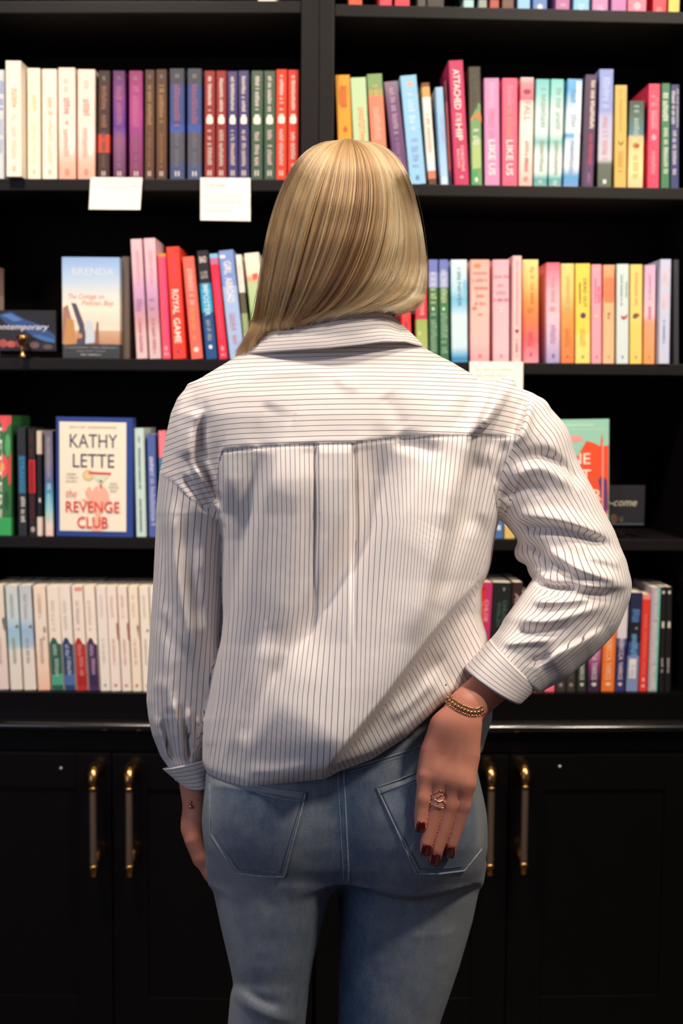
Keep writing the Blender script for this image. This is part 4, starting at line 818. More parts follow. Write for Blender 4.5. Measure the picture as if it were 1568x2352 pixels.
def hair_mat():
    m = bpy.data.materials.new('ash_blond_hair'); m.use_nodes = True; nt = m.node_tree
    for n in list(nt.nodes): nt.nodes.remove(n)
    o = nt.nodes.new('ShaderNodeOutputMaterial'); h = nt.nodes.new('ShaderNodeBsdfHairPrincipled'); h.parametrization = 'COLOR'
    a = nt.nodes.new('ShaderNodeAttribute'); a.attribute_name = 'tint'
    r = nt.nodes.new('ShaderNodeValToRGB'); e = r.color_ramp.elements
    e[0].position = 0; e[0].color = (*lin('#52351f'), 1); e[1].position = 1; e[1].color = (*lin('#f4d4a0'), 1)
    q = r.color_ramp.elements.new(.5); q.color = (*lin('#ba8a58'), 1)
    nt.links.new(a.outputs['Fac'], r.inputs[0]); nt.links.new(r.outputs[0], h.inputs['Color'])
    h.inputs['Roughness'].default_value = .28; h.inputs['Radial Roughness'].default_value = .45; h.inputs['Coat'].default_value = .0
    nt.links.new(h.outputs[0], o.inputs['Surface']); return m
M_HAIR = hair_mat()
M_ROOT = mat('dark_blond_underlayer', '#7a5f45', .7, noise='#5d4632', nscale=90)

# ------------------------------------------------------------------ the person
person = empty('person', (0.0, YA, 0.0))
tag(person, 'blond woman seen from behind in a pinstriped shirt and jeans, hand on her hip', 'person')
PM = person.matrix_basis.inverted(); POFF = np.array([0, YA, 0])
def pl(name, V, Q, m, parent=person, smooth=True, attrs=None):
    me = quad_mesh(name, np.asarray(V) - POFF, Q, smooth) if not isinstance(Q, list) else mesh(name, np.asarray(V) - POFF, Q, smooth)
    return link(name, me, parent, [m])

# ---- jeans
def jeans():
    f = Fld((440, 1600, -280), (1150, 3240, 230), 5.5)
    f.add(Rings([(1610, 520, 1060, 0, 130, 130), (1700, 485, 1086, 0, 165, 150), (1780, 472, 1098, 0, 175, 150), (1880, 471, 1112, 0, 175, 150), (1950, 477, 1117, 0, 170, 150), (2000, 482, 1110, 0, 150, 150), (2030, 487, 1102, 5, 125, 145)], 2.5))
    f.add(Ell((636, 1895, -95), (148, 160, 125)), 60); f.add(Ell((946, 1900, -92), (146, 162, 125)), 60)
    f.add(Rings([(1990, 482, 782, 0, 160, 150), (2040, 488, 772, 0, 158, 150), (2060, 492, 756, 0, 155, 148), (2130, 507, 737, 0, 148, 140), (2220, 528, 717, 0, 135, 130), (2262, 536, 710, 5, 128, 125), (2284, 529, 708, 5, 128, 122), (2352, 523, 701, 10, 120, 118), (2480, 524, 690, 20, 112, 105), (2700, 540, 700, 35, 120, 90), (3235, 560, 700, 45, 75, 75)], 2.2), 26)
    f.add(Rings([(1990, 778, 1108, 48, 130, 140), (2040, 777, 1101, 54, 126, 140), (2120, 777, 1084, 72, 122, 138), (2220, 778, 1055, 76, 116, 130), (2352, 776, 1010, 80, 108, 120), (2480, 774, 985, 90, 104, 112), (2700, 775, 965, 100, 112, 95), (3235, 775, 930, 105, 75, 75)], 2.2), 22)
    # cleft down the back
    f.add(Chain([(788, 1790, -205, 10), (792, 1900, -215, 12), (797, 2010, -190, 16)], 1.0), 34, sub=True)
    V, Q = f.mesh(); V = relax(V, Q, 2); N = vnormals(V, Q); w = np.clip(-N[:, 2], 0, 1)
    H = folds(V, [([(528, 2262), (548, 2298), (600, 2330), (660, 2345), (705, 2340)], 11, 10, 22), ([(540, 2252), (585, 2292), (650, 2312)], -6, 10, 12),
                  ([(800, 2032), (850, 2062), (930, 2080), (1020, 2070), (1105, 2030)], 3, 30, 16), ([(783, 1770), (791, 1950), (796, 2030)], 4, 7, 7), ([(930, 2150), (1000, 2150), (1060, 2138)], 2, 8, 8), ([(560, 2020), (640, 2045), (740, 2035)], 4, 26, 14),
                  ([(590, 2060), (560, 2160), (600, 2260)], 3, 40, 40), ([(1085, 1950), (1060, 2010), (1010, 2050)], 3, 10, 10)])
    H += vnoise(V, 26, 5) * 1.3 + vnoise(V, 60, 6) * 1.6
    D = V.copy(); D[:, 2] -= H * w
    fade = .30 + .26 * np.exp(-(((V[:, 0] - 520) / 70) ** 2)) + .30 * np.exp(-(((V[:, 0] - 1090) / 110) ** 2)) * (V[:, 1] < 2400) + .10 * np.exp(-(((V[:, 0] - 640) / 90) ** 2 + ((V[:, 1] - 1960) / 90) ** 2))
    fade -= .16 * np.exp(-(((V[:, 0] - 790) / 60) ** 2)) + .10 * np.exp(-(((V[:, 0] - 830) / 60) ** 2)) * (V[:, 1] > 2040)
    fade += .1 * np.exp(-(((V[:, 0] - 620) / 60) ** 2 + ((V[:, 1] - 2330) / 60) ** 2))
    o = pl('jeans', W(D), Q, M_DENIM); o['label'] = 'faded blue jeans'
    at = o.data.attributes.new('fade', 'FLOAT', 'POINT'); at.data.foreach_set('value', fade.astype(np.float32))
    bvh = BVHTree.FromPolygons([tuple(v) for v in D], [tuple(q) for q in Q])
    return o, bvh, fade
JEANS, JB, _ = jeans()
def zof(b, x, y, default=0.):
    h = b.ray_cast(Vector((x, y, -900)), Vector((0, 0, 1)))
    return h[0].z if h[0] is not None else default
def drape(pts, b, off, step=6.):
    out = []
    for (x0, y0), (x1, y1) in zip(pts[:-1], pts[1:]):
        n = max(2, int(math.hypot(x1 - x0, y1 - y0) / step))
        for i in range(n): t = i / n; out.append((x0 + (x1 - x0) * t, y0 + (y1 - y0) * t))
    out.append(pts[-1]); z = [zof(b, x, y, 9e9) for x, y in out]
    P_ = [(x, y, q - off) for (x, y), q in zip(out, z) if q < 1e8]
    a = np.array(P_)
    if len(a) < 3: return a
    for _ in range(2): a[1:-1, 2] = (a[:-2, 2] + a[1:-1, 2] * 2 + a[2:, 2]) / 4
    return a
def seam(name, pts, r, m, parent, b=None, off=1.):
    a = drape(pts, b or JB, off)
    return tube(W(a), r * U, 6) if len(a) > 4 else None
def addseams(name, lst, m, parent, label=None):
    for v, f in [q for q in lst if q]:
        o = pl(name, v, f, m, parent)
        if label: o['label'] = label
def pocket(left, right, name='pocket'):
    """patch pocket between two matching edge polylines, sitting proud of the jeans"""
    L = drape(left, JB, 0, 5.); R = drape(right, JB, 0, 5.); n = 44; m = 40
    tl = np.linspace(0, 1, n); Li = np.stack([np.interp(tl, np.linspace(0, 1, len(L)), L[:, i]) for i in range(2)], 1); Ri = np.stack([np.interp(tl, np.linspace(0, 1, len(R)), R[:, i]) for i in range(2)], 1)
    G = np.zeros((n, m, 3)); 
    for i in range(n):
        for j in range(m):
            s = j / (m - 1); p = Li[i] * (1 - s) + Ri[i] * s
            edge = min(i, j, n - 1 - i, m - 1 - j); hem = 1.8 if i * (10) < 34 else 0
            G[i, j] = (p[0], p[1], zof(JB, p[0], p[1], 0) - (0 if edge == 0 else 2.6 + hem * (edge > 0)))
    V = G.reshape(-1, 3); Q = np.array([(i * m + j, i * m + j + 1, (i + 1) * m + j + 1, (i + 1) * m + j) for i in range(n - 1) for j in range(m - 1)])
    o = pl(name, W(V), Q, M_DENIM, JEANS)
    fd = (.22 + .35 * (np.abs(np.linspace(-1, 1, m))[None, :] ** 6) + .3 * (np.linspace(0, 1, n)[:, None] < .05) + .12 * np.linspace(0, 1, n)[:, None] ** 3).ravel()
    at = o.data.attributes.new('fade', 'FLOAT', 'POINT'); at.data.foreach_set('value', fd.astype(np.float32)); return o
# left pocket: top hem, inner edge, foot, outer edge ; right pocket likewise
pocket([(484, 1790), (482, 1915), (540, 2005)], [(702, 1822), (678, 1915), (652, 2014)])
pocket([(865, 1808), (908, 1905), (957, 2007)], [(1092, 1742), (1106, 1950), (1066, 2000)])
addseams('pocket_seam', [seam('', [(702, 1822), (652, 2014), (600, 2013), (540, 2005), (483, 1915), (481, 1800)], 2.2, None, None, off=2.5),
                         seam('', [(865, 1808), (957, 2007), (1010, 2007), (1066, 2000), (1106, 1950)], 2.2, None, None, off=2.5),
                         seam('', [(865, 1808), (912, 1792), (955, 1774)], 2.0, None, None, off=3.5), seam('', [(560, 1808), (610, 1826), (655, 1836), (690, 1840), (697, 1838)], 1.4, None, None, off=4.5), seam('', [(560, 1800), (640, 1815), (702, 1822)], 1.8, None, None, off=3.5)], M_THREAD, JEANS, 'pale worn pocket edges')
addseams('pocket_stitching', [seam('', [(692, 1840), (644, 2004), (602, 2003), (546, 1996), (492, 1912)], 1.0, None, None, off=3.4), seam('', [(876, 1822), (963, 1996), (1010, 1996), (1060, 1990)], 1.0, None, None, off=3.4), seam('', [(872, 1824), (955, 1792)], 1.0, None, None, off=5)], M_THREAD2, JEANS, 'dark stitching')
addseams('centre_seam', [seam('', [(789, 1765), (793, 1850), (797, 1940), (802, 2026)], 2.0, None, None, off=.5), seam('', [(776, 1770), (779, 1850), (784, 1940), (790, 2022)], 1.0, None, None, off=0)], M_THREAD, JEANS, 'pale double seam')
addseams('side_seam', [seam('', [(485, 1740), (484, 1850), (483, 1920)], 1.0, None, None, off=.6), seam('', [(1090, 1660), (1099, 1760), (1100, 1790)], 1.4, None, None, off=.6)], M_THREAD, JEANS)
addseams('waistband', [seam('', [(760, 1774), (830, 1757), (900, 1736), (965, 1714), (1040, 1692), (1092, 1700)], 2.6, None, None, off=1.2), seam('', [(800, 1774), (870, 1754), (955, 1728)], 1.1, None, None, off=.8)], M_THREAD, JEANS, 'stitched lower edge of the waistband')

# ---- shirt
hemx = np.array([430, 466, 480, 520, 565, 650, 760, 850, 930, 1000, 1040, 1062, 1082, 1098, 1130, 1200]); hemy = np.array([1760, 1772, 1788, 1803, 1813, 1797, 1772, 1740, 1690, 1628, 1600, 1605, 1665, 1746, 1752, 1752])
def hemcut(X, Y, Z, d):
    h = (Y - np.interp(X, hemx, hemy)) * .82; return -smin(-d, -h, 26)
T_ROWS = [(748, 640, 900, 10, 40, 60), (780, 600, 945, 5, 75, 90), (805, 565, 985, 0, 100, 105), (830, 524, 1035, 0, 118, 115), (860, 474, 1085, 0, 138, 128), (885, 444, 1112, 0, 152, 135), (910, 428, 1136, 0, 166, 140), (950, 418, 1150, 0, 182, 145), (1010, 428, 1156, 0, 197, 150), (1100, 462, 1150, 0, 210, 155), (1180, 503, 1143, 0, 215, 158), (1240, 511, 1126, 0, 218, 160), (1335, 511, 1100, 0, 220, 160), (1410, 511, 1103, 0, 222, 160), (1480, 508, 1124, 0, 224, 160), (1520, 500, 1130, 0, 228, 160), (1580, 484, 1130, 0, 235, 160), (1650, 470, 1129, 0, 243, 165), (1700, 466, 1113, 0, 248, 165), (1760, 464, 1099, 0, 250, 165), (1840, 464, 1095, 0, 250, 165)]
FT = Rings(T_ROWS, 2.35, hemcut)
L_ROWS = [(890, 446, 560, 15, 34, 40), (915, 420, 562, 12, 58, 58), (950, 399, 560, 12, 82, 80), (1000, 383, 552, 14, 100, 95), (1085, 367, 535, 20, 112, 105), (1180, 359, 522, 30, 112, 108), (1260, 355, 516, 40, 108, 105), (1350, 351, 513, 45, 104, 100), (1430, 346, 511, 50, 102, 98), (1520, 340, 506, 55, 100, 95), (1610, 336, 500, 60, 96, 92), (1650, 341, 492, 62, 93, 90), (1690, 350, 482, 65, 84, 82), (1735, 368, 468, 68, 66, 66), (1770, 392, 462, 70, 50, 52), (1795, 402, 460, 70, 44, 46)]
FL = Rings(L_ROWS, 2.2)
_cd = np.array([-.70, .714])
def cuffcut(X, Y, Z, d): return np.maximum(d, (X - 1180) * _cd[0] + (Y - 1521) * _cd[1] - 12)
def R_chain():
    st = [((1150, 880), (1110, 1080), 8, 95), ((1205, 896), (1128, 1125), 5, 105), ((1250, 935), (1142, 1152), 0, 105), ((1302, 1025), (1152, 1185), -4, 102), ((1366, 1130), (1188, 1235), -12, 98), ((1416, 1235), (1217, 1288), -20, 95), ((1444, 1318), (1226, 1328), -32, 92), ((1450, 1350), (1228, 1345), -42, 90), ((1432, 1404), (1213, 1372), -55, 88), ((1386, 1465), (1182, 1400), -75, 84), ((1332, 1520), (1152, 1436), -96, 78), ((1268, 1566), (1126, 1470), -116, 68), ((1225, 1600), (1095, 1515), -135, 58)]
    return Chain([((a[0] + b[0]) / 2, (a[1] + b[1]) / 2, z, math.hypot(a[0] - b[0], a[1] - b[1]) / 2) for a, b, z, hd in st], .88, cut=cuffcut)
FR = R_chain()
YS = np.array([(300, 1085), (365, 1085), (400, 1108), (430, 1138), (478, 1170), (490, 1150), (503, 1060), (512, 1033), (560, 1027), (640, 1021), (730, 1017), (810, 1016), (900, 1004), (1000, 999), (1085, 999), (1150, 1000), (1192, 1000), (1300, 1000)], float)
AR = np.array([(840, 1222), (905, 1213), (950, 1203), (1000, 1191), (1060, 1160), (1110, 1146), (1170, 1143), (1230, 1135)], float)
def g_yoke(V): return V[:, 1] - np.interp(V[:, 0], YS[:, 0], YS[:, 1])
def g_arm(V): return V[:, 0] - np.interp(V[:, 1], AR[:, 0], AR[:, 1])
FOLDS = [
 ([(1025, 1020), (935, 1180), (845, 1330), (725, 1510), (640, 1640), (550, 1775)], 17, 40, 300),
 ([(890, 960), (868, 1090), (820, 1260), (740, 1420), (660, 1560)], -17, 34, 55),
 ([(665, 990), (628, 1095), (602, 1180), (562, 1350), (521, 1487), (475, 1625)], 14, 20, 90),
 ([(592, 1000), (588, 1120), (560, 1260), (530, 1400), (500, 1510)], -9, 26, 24),
 ([(612, 1440), (578, 1545), (545, 1640), (512, 1760)], 7, 9, 42), ([(660, 1500), (600, 1620), (550, 1720)], -5, 20, 14),
 ([(1150, 1200), (1095, 1325), (1010, 1425), (935, 1525), (880, 1600), (818, 1675), (760, 1745), (690, 1850)], 27, 150, 15),
 ([(1098, 1380), (1060, 1480), (990, 1580)], -10, 40, 60),
 ([(1166, 872), (1122, 938), (1086, 1005)], 13, 16, 30), ([(1120, 868), (1080, 940), (1060, 990)], -6, 22, 20), ([(1205, 905), (1190, 960), (1172, 1010)], -10, 14, 12), ([(1222, 905), (1206, 985), (1180, 1030)], 7, 10, 12),
 ([(1082, 980), (1068, 1050), (1050, 1130), (1032, 1230)], 7, 36, 9), ([(1092, 1030), (1084, 1100), (1072, 1240)], -13, 16, 24), ([(1130, 1010), (1128, 1100), (1110, 1230)], 8, 14, 20), ([(1165, 1010), (1140, 1060), (1135, 1120)], -6, 9, 9),
 ([(1020, 1040), (1025, 1180), (990, 1340), (935, 1490)], 8, 40, 26), ([(1062, 1130), (1042, 1270), (1000, 1390)], -8, 22, 22),
 ([(516, 1030), (518, 1180), (514, 1330), (512, 1470)], 7, 9, 30), ([(470, 945), (462, 1010), (480, 1090), (505, 1190)], -15, 20, 13), ([(455, 935), (440, 1010), (425, 1060)], 8, 24, 12),
 ([(440, 1062), (470, 1110), (506, 1186)], 8, 7, 8), ([(462, 1040), (488, 1090), (508, 1150)], 6, 6, 7), ([(420, 1090), (450, 1140), (480, 1180)], -5, 8, 6),
 ([(625, 920), (605, 975), (590, 1040)], -4, 18, 40), ([(880, 900), (905, 950), (930, 990)], -3, 20, 24), ([(770, 860), (800, 890), (830, 885)], 2.5, 14, 18), ([(960, 820), (985, 880), (1040, 930)], -4, 26, 30),
 ([(700, 1000), (690, 1140), (660, 1320), (620, 1480)], 4, 26, 30),
 ([(900, 1010), (985, 1030), (995, 1060)], -8, 16, 24), ([(420, 900), (405, 950), (400, 1000)], 3, 12, 12), ([(560, 870), (640, 850), (760, 856)], 2, 14, 20),
 ([(560, 1770), (640, 1775), (720, 1760)], 3, 10, 16), ([(470, 1640), (475, 1720)], 3, 8, 20), ([(900, 1620), (960, 1560), (1030, 1500)], -4, 14, 20), ([(890, 1655), (950, 1610), (1000, 1560)], 4, 12, 14),
 # left sleeve
 ([(388, 1130), (402, 1300), (430, 1440), (462, 1520)], 9, 16, 22), ([(420, 1180), (430, 1300), (470, 1450)], -6, 18, 20), ([(372, 1180), (378, 1330), (398, 1500)], -5, 12, 14), ([(362, 1380), (400, 1440), (448, 1510)], 2.5, 14, 16), ([(345, 1560), (390, 1590), (400, 1640)], 3, 20, 18), ([(350, 1420), (385, 1530), (388, 1600)], 2.5, 16, 18), ([(460, 1250), (468, 1380), (478, 1500)], 4, 16, 14),
 ([(395, 1600), (412, 1690), (424, 1755)], 8, 8, 9), ([(432, 1620), (440, 1700), (446, 1750)], 7, 7, 6), ([(428, 1660), (434, 1750)], -7, 5, 5), ([(372, 1650), (390, 1710), (405, 1760)], -6, 9, 7), ([(355, 1640), (372, 1700), (390, 1755)], 6, 8, 8), ([(455, 1640), (455, 1740)], 4, 8, 6),
 # right sleeve, upper arm
 ([(1165, 1070), (1205, 1048), (1255, 1046), (1308, 1082), (1340, 1130)], -9, 11, 16), ([(1165, 1105), (1215, 1075), (1265, 1078), (1320, 1125)], 6, 18, 12), ([(1150, 1150), (1200, 1120), (1260, 1130)], -5, 16, 14),
 ([(1160, 1188), (1230, 1186), (1310, 1198), (1415, 1240)], 8, 10, 20), ([(1180, 1205), (1240, 1212), (1330, 1226), (1412, 1262)], -9, 13, 12), ([(1205, 1236), (1260, 1282), (1318, 1320)], -9, 12, 12), ([(1228, 1256), (1300, 1296), (1380, 1326), (1446, 1338)], 10, 12, 16), ([(1340, 1280), (1390, 1285), (1432, 1300)], 4, 10, 14),
 ([(1222, 1322), (1262, 1352), (1330, 1350)], -12, 8, 9), ([(1232, 1300), (1240, 1325), (1262, 1335)], 7, 10, 10), ([(1320, 1342), (1390, 1350), (1448, 1344)], 6, 8, 12), ([(1250, 1000), (1300, 1070), (1350, 1150)], 3, 14, 18),
 # forearm
 ([(1222, 1360), (1275, 1372), (1350, 1364), (1420, 1372)], -6, 10, 12), ([(1215, 1382), (1290, 1382), (1360, 1372)], 6, 9, 12), ([(1180, 1420), (1260, 1430), (1340, 1405), (1390, 1390)], 6, 12, 10), ([(1180, 1450), (1250, 1455), (1310, 1440)], -6, 10, 12), ([(1395, 1440), (1330, 1480), (1270, 1505), (1240, 1540)], 8, 8, 26), ([(1150, 1480), (1210, 1475), (1270, 1470)], 5, 9, 10), ([(1215, 1520), (1245, 1515), (1262, 1500)], -8, 8, 8),
]
def stripe_body(V):
    ys = [1010, 1200, 1400, 1600, 1810]
    S = np.array([480, 510, 600, 728, 808, 880, 950, 1002, 1050, 1120, 1190.])
    X = np.array([[480, 510, 600, 728, 808, 880, 950, 1002, 1050, 1120, 1190], [482, 512, 606, 729, 810, 898, 950, 986, 1030, 1085, 1140], [472, 516, 598, 726, 808, 882, 935, 966, 992, 1030, 1075], [442, 502, 575, 702, 806, 870, 915, 941, 962, 990, 1030], [422, 470, 560, 692, 796, 856, 900, 925, 945, 970, 1000.]])
    y = np.clip(V[:, 1], 1010, 1809.9); out = np.zeros(len(V)); k = np.searchsorted(ys, y, side='right') - 1
    for i in range(4):
        m = k == i
        if not m.any(): continue
        t = (y[m] - ys[i]) / (ys[i + 1] - ys[i]); x = V[m, 0]; r = X[i][None] * (1 - t)[:, None] + X[i + 1][None] * t[:, None]
        j = np.clip((x[:, None] >= r).sum(1) - 1, 0, len(S) - 2); a = r[np.arange(len(x)), j]; b = r[np.arange(len(x)), j + 1]
        out[m] = S[j] + (S[j + 1] - S[j]) * (x - a) / (b - a)
    return out
_pf = np.array([(1150, 1240), (1090, 1332), (1010, 1432), (940, 1528), (886, 1602), (824, 1677), (766, 1747), (735, 1800)], float)
def stripe_at(V, reg):
    x, y = V[:, 0], V[:, 1]; s = np.zeros(len(V))
    b = stripe_body(V)
    edge = np.interp(y, _pf[:, 1], _pf[:, 0]); inp = (x > edge) & (y > 1240); wgt = np.clip((x - edge) / 10, 0, 1)
    s2 = (x - edge) * .62 + np.where(y > 1240, (stripe_body(np.stack([edge, y], 1))), 0) * 1.0
    s2 = x * .86 - (y - 1300) * .44
    b = np.where(inp, b * (1 - wgt) + s2 * wgt, b)
    # carry the stripes round the sides of the body by depth
    z = V[:, 2]; T = np.array(T_ROWS, float); tl = np.interp(y, T[:, 0], T[:, 1]); tr = np.interp(y, T[:, 0], T[:, 2]); tz = np.interp(y, T[:, 0], T[:, 4])
    b = b + np.sign(x - (tl + tr) / 2) * np.clip(z + tz * .42, 0, 260)
    s[reg == 0] = b[reg == 0]
    # yoke: level lines, dropping round the shoulders, closer together near the collar
    yy = y + 0.00085 * np.clip(560 - x, 0, 400) ** 2 * -1.35 + .0011 * -np.clip(x - 1080, 0, 300) ** 2
    yy = yy + 6 * np.sin((x - 600) / 150.)
    s[reg == 1] = (np.interp(yy, [560, 800, 900, 1010, 1200], [-330, 0, 118, 218, 385]) )[reg == 1]
    r = np.array(L_ROWS); xl = np.interp(y, r[:, 0], r[:, 1]); xr = np.interp(y, r[:, 0], r[:, 2])
    s[reg == 2] = (np.arctan2(x - (xl + xr) / 2, -(z - np.interp(y, r[:, 0], r[:, 3]))) * 78)[reg == 2]
    # right sleeve: stripes follow the upper arm, then turn round the elbow
    c = FR.p; best = np.full(len(x), 1e9); sd = np.zeros(len(x)); zc = np.zeros(len(x))
    for p, q in zip(c[:-1], c[1:]):
        dx, dy = q[0] - p[0], q[1] - p[1]; t = np.clip(((x - p[0]) * dx + (y - p[1]) * dy) / (dx * dx + dy * dy), 0, 1)
        ex, ey = x - p[0] - t * dx, y - p[1] - t * dy; d = np.hypot(ex, ey); m = d < best
        best[m] = d[m]; sd[m] = (np.sign(dx * ey - dy * ex) * d)[m]; zc[m] = (p[2] + t * (q[2] - p[2]))[m]
    s[reg == 3] = (-np.arctan2(sd, -(z - zc) / .88) * 90)[reg == 3]
    return s
def shirt():
    f = Fld((322, 735, -290), (1470, 1830, 195), 4.0)
    f.add(FT)
    up = Rings([r for r in L_ROWS if r[0] <= 1180], 2.2); f.add(up, 34)
    f.add(Rings([r for r in L_ROWS if r[0] >= 1085], 2.2), 5)
    f.add(FR, 16)
    # cloth bunched inside the elbow, and the pinch on the right shoulder
    f.add(Chain([(1244, 1302, -30, 30), (1300, 1318, -95, 18)], 1.), 12); f.add(Chain([(1240, 1358, -44, 26), (1300, 1350, -110, 14)], 1.), 10); f.add(Chain([(1208, 1268, -20, 24), (1260, 1290, -80, 14)], 1.), 14)
    f.add(Chain([(1164, 884, -15, 18), (1134, 936, -108, 15), (1112, 968, -150, 8)], 1.), 18); f.add(Chain([(1236, 938, -20, 22), (1205, 1000, -90, 14)], 1.), 16)
    V, Q = f.mesh(); V = relax(V, Q, 2); del f
    N = vnormals(V, Q); w = np.clip(-N[:, 2] * 1.3, 0, 1) ** .7
    H = folds(V, FOLDS) * 2.3
    # box pleat
    x, y = V[:, 0], V[:, 1]; gy = g_yoke(V); fa = np.clip((1480 - y) / 300, 0, 1) * np.clip((gy - 1) / 22, 0, 1)
    x = stripe_body(V); xl = 729; xr = 807
    H += fa * 8 * np.clip((x - xl) / 3, 0, 1) * np.clip((xr - x) / 3, 0, 1)
    H -= np.sqrt(fa) * (10 * np.exp(-((x - xl + 6) / 4.5) ** 2) + 10 * np.exp(-((x - xr - 6) / 4.5) ** 2)) + fa * (5 * np.exp(-((x - xl + 24) / 18) ** 2) + 7 * np.exp(-((x - xr - 28) / 24) ** 2))
    x = V[:, 0]
    # doubled cloth above the yoke seam and along the shoulder seams
    H -= 3.5 * np.exp(-((gy - 4) / 3.5) ** 2) * (x < 1190) * (x > 505); H += 1.8 * np.clip((0 - gy) / 3 + 1, 0, 1) * np.exp(-np.clip(-gy - 9, 0, 99) / 6) * (x < 1200)
    H += .2 * vnoise(V, 17, 1) + .5 * vnoise(V, 44, 2) + 1.2 * vnoise(V, 95, 3)
    # fine creases, deeper on the sleeves
    cr = vnoise(np.stack([x * .8 + y * .6, y * .35 - x * .2], 1), 14, 4); H += .45 * cr * ((x < 515) | (x > 1140))
    D = V.copy(); D[:, 2] -= H * w; D[:, :2] += N[:, :2] * (H * .25 * (1 - w))[:, None]
    bm = bmesh.new(); bm.from_mesh(quad_mesh('s', D, Q))
    bm.verts.ensure_lookup_table()
    def cut(g, ok):
        co = np.array([v.co[:] for v in bm.verts]); gv = g(co); okv = ok(co); new = []
        bm.verts.index_update(); es = [(e, e.verts[0], e.verts[1]) for e in bm.edges]
        ia = np.array([e[1].index for e in es]); ib = np.array([e[2].index for e in es])
        m = (gv[ia] * gv[ib] < 0) & okv[ia] & okv[ib]
        for i in np.nonzero(m)[0]:
            e, a, b = es[i]; t = gv[ia[i]] / (gv[ia[i]] - gv[ib[i]]); t = min(max(t, .04), .96)
            _, v = bmesh.utils.edge_split(e, a, t); new.append(v)
        ns = set(new); fs = {f for v in new for f in v.link_faces}
        for f in fs:
            vs = [v for v in f.verts if v in ns]
            if len(vs) >= 2:
                try: bmesh.utils.face_split(f, vs[0], vs[1])
                except ValueError: pass
        bm.verts.ensure_lookup_table()
    cut(g_yoke, lambda c: (c[:, 0] < 1215) & (c[:, 1] < 1190) & (c[:, 1] > 980))
    cut(g_arm, lambda c: (c[:, 1] < 1200) & (c[:, 0] > 1120))
    bmesh.ops.triangulate(bm, faces=[f for f in bm.faces if len(f.verts) > 4])
    co = np.array([v.co[:] for v in bm.verts]); bm.verts.index_update()
    faces = [[v.index for v in f.verts] for f in bm.faces]; bm.free()
    ctr = np.array([co[f].mean(0) for f in faces])
    ft = FT(ctr[:, 0], ctr[:, 1], ctr[:, 2]); fl = FL(ctr[:, 0], ctr[:, 1], ctr[:, 2]); fr = FR(ctr[:, 0], ctr[:, 1], ctr[:, 2])
    reg = np.zeros(len(ctr), int)
    reg[(fl < ft) & (ctr[:, 0] < 530)] = 2
    rs = np.where(ctr[:, 1] < 1200, g_arm(ctr) > 0, (fr < ft) & (ctr[:, 0] > 1120)); reg[rs] = 3
    reg[(g_yoke(ctr) < 0) & (reg != 3)] = 1
    reg[(g_yoke(ctr) < 0) & (reg == 3) & (g_arm(ctr) < 0)] = 1
    Wd = W(co) - POFF; objs = {}
    names = {0: 'shirt', 1: 'yoke', 2: 'sleeve', 3: 'sleeve'}
    for k in range(4):
        ids = np.nonzero(reg == k)[0]; fs = [faces[i] for i in ids]; used = sorted({v for q in fs for v in q}); mp = {v: i for i, v in enumerate(used)}
        me = bpy.data.meshes.new(names[k]); me.from_pydata([tuple(v) for v in Wd[used]], [], [[mp[v] for v in q] for q in fs]); me.update(); me.shade_smooth()
        s = stripe_at(co[used], np.full(len(used), k)); at = me.attributes.new('stripe', 'FLOAT', 'POINT'); at.data.foreach_set('value', s.astype(np.float32))
        objs[k] = link(names[k], me, person if k == 0 else objs[0], [M_SHIRT])
    objs[0]['label'] = 'white shirt with thin dark pinstripes'; objs[1]['label'] = 'shoulder yoke with level stripes'; objs[2]['label'] = 'left sleeve'; objs[3]['label'] = 'right sleeve, bent at the elbow'
    bvh = BVHTree.FromPolygons([tuple(v) for v in co], faces)
    return objs[0], bvh
SHIRT, SB = shirt()
def grid_part(name, G, parent, stripe, thick=1.6, m=M_SHIRT, closed=False, label=None):
    """cloth sheet from a grid of design points, given a thickness"""
    G = np.asarray(G); n, k, _ = G.shape; Wp = W(G.reshape(-1, 3)) - POFF
    Q = [(i * k + j, i * k + (j + 1) % k, (i + 1) * k + (j + 1) % k, (i + 1) * k + j) for i in range(n - 1) for j in range(k if closed else k - 1)]
    me = quad_mesh(name, Wp, np.array(Q)); at = me.attributes.new('stripe', 'FLOAT', 'POINT'); at.data.foreach_set('value', np.asarray(stripe, np.float32).ravel())
    o = link(name, me, parent, [m]); md = o.modifiers.new('thickness', 'SOLIDIFY'); md.thickness = thick * U; md.offset = 0
    if label: o['label'] = label
    return o
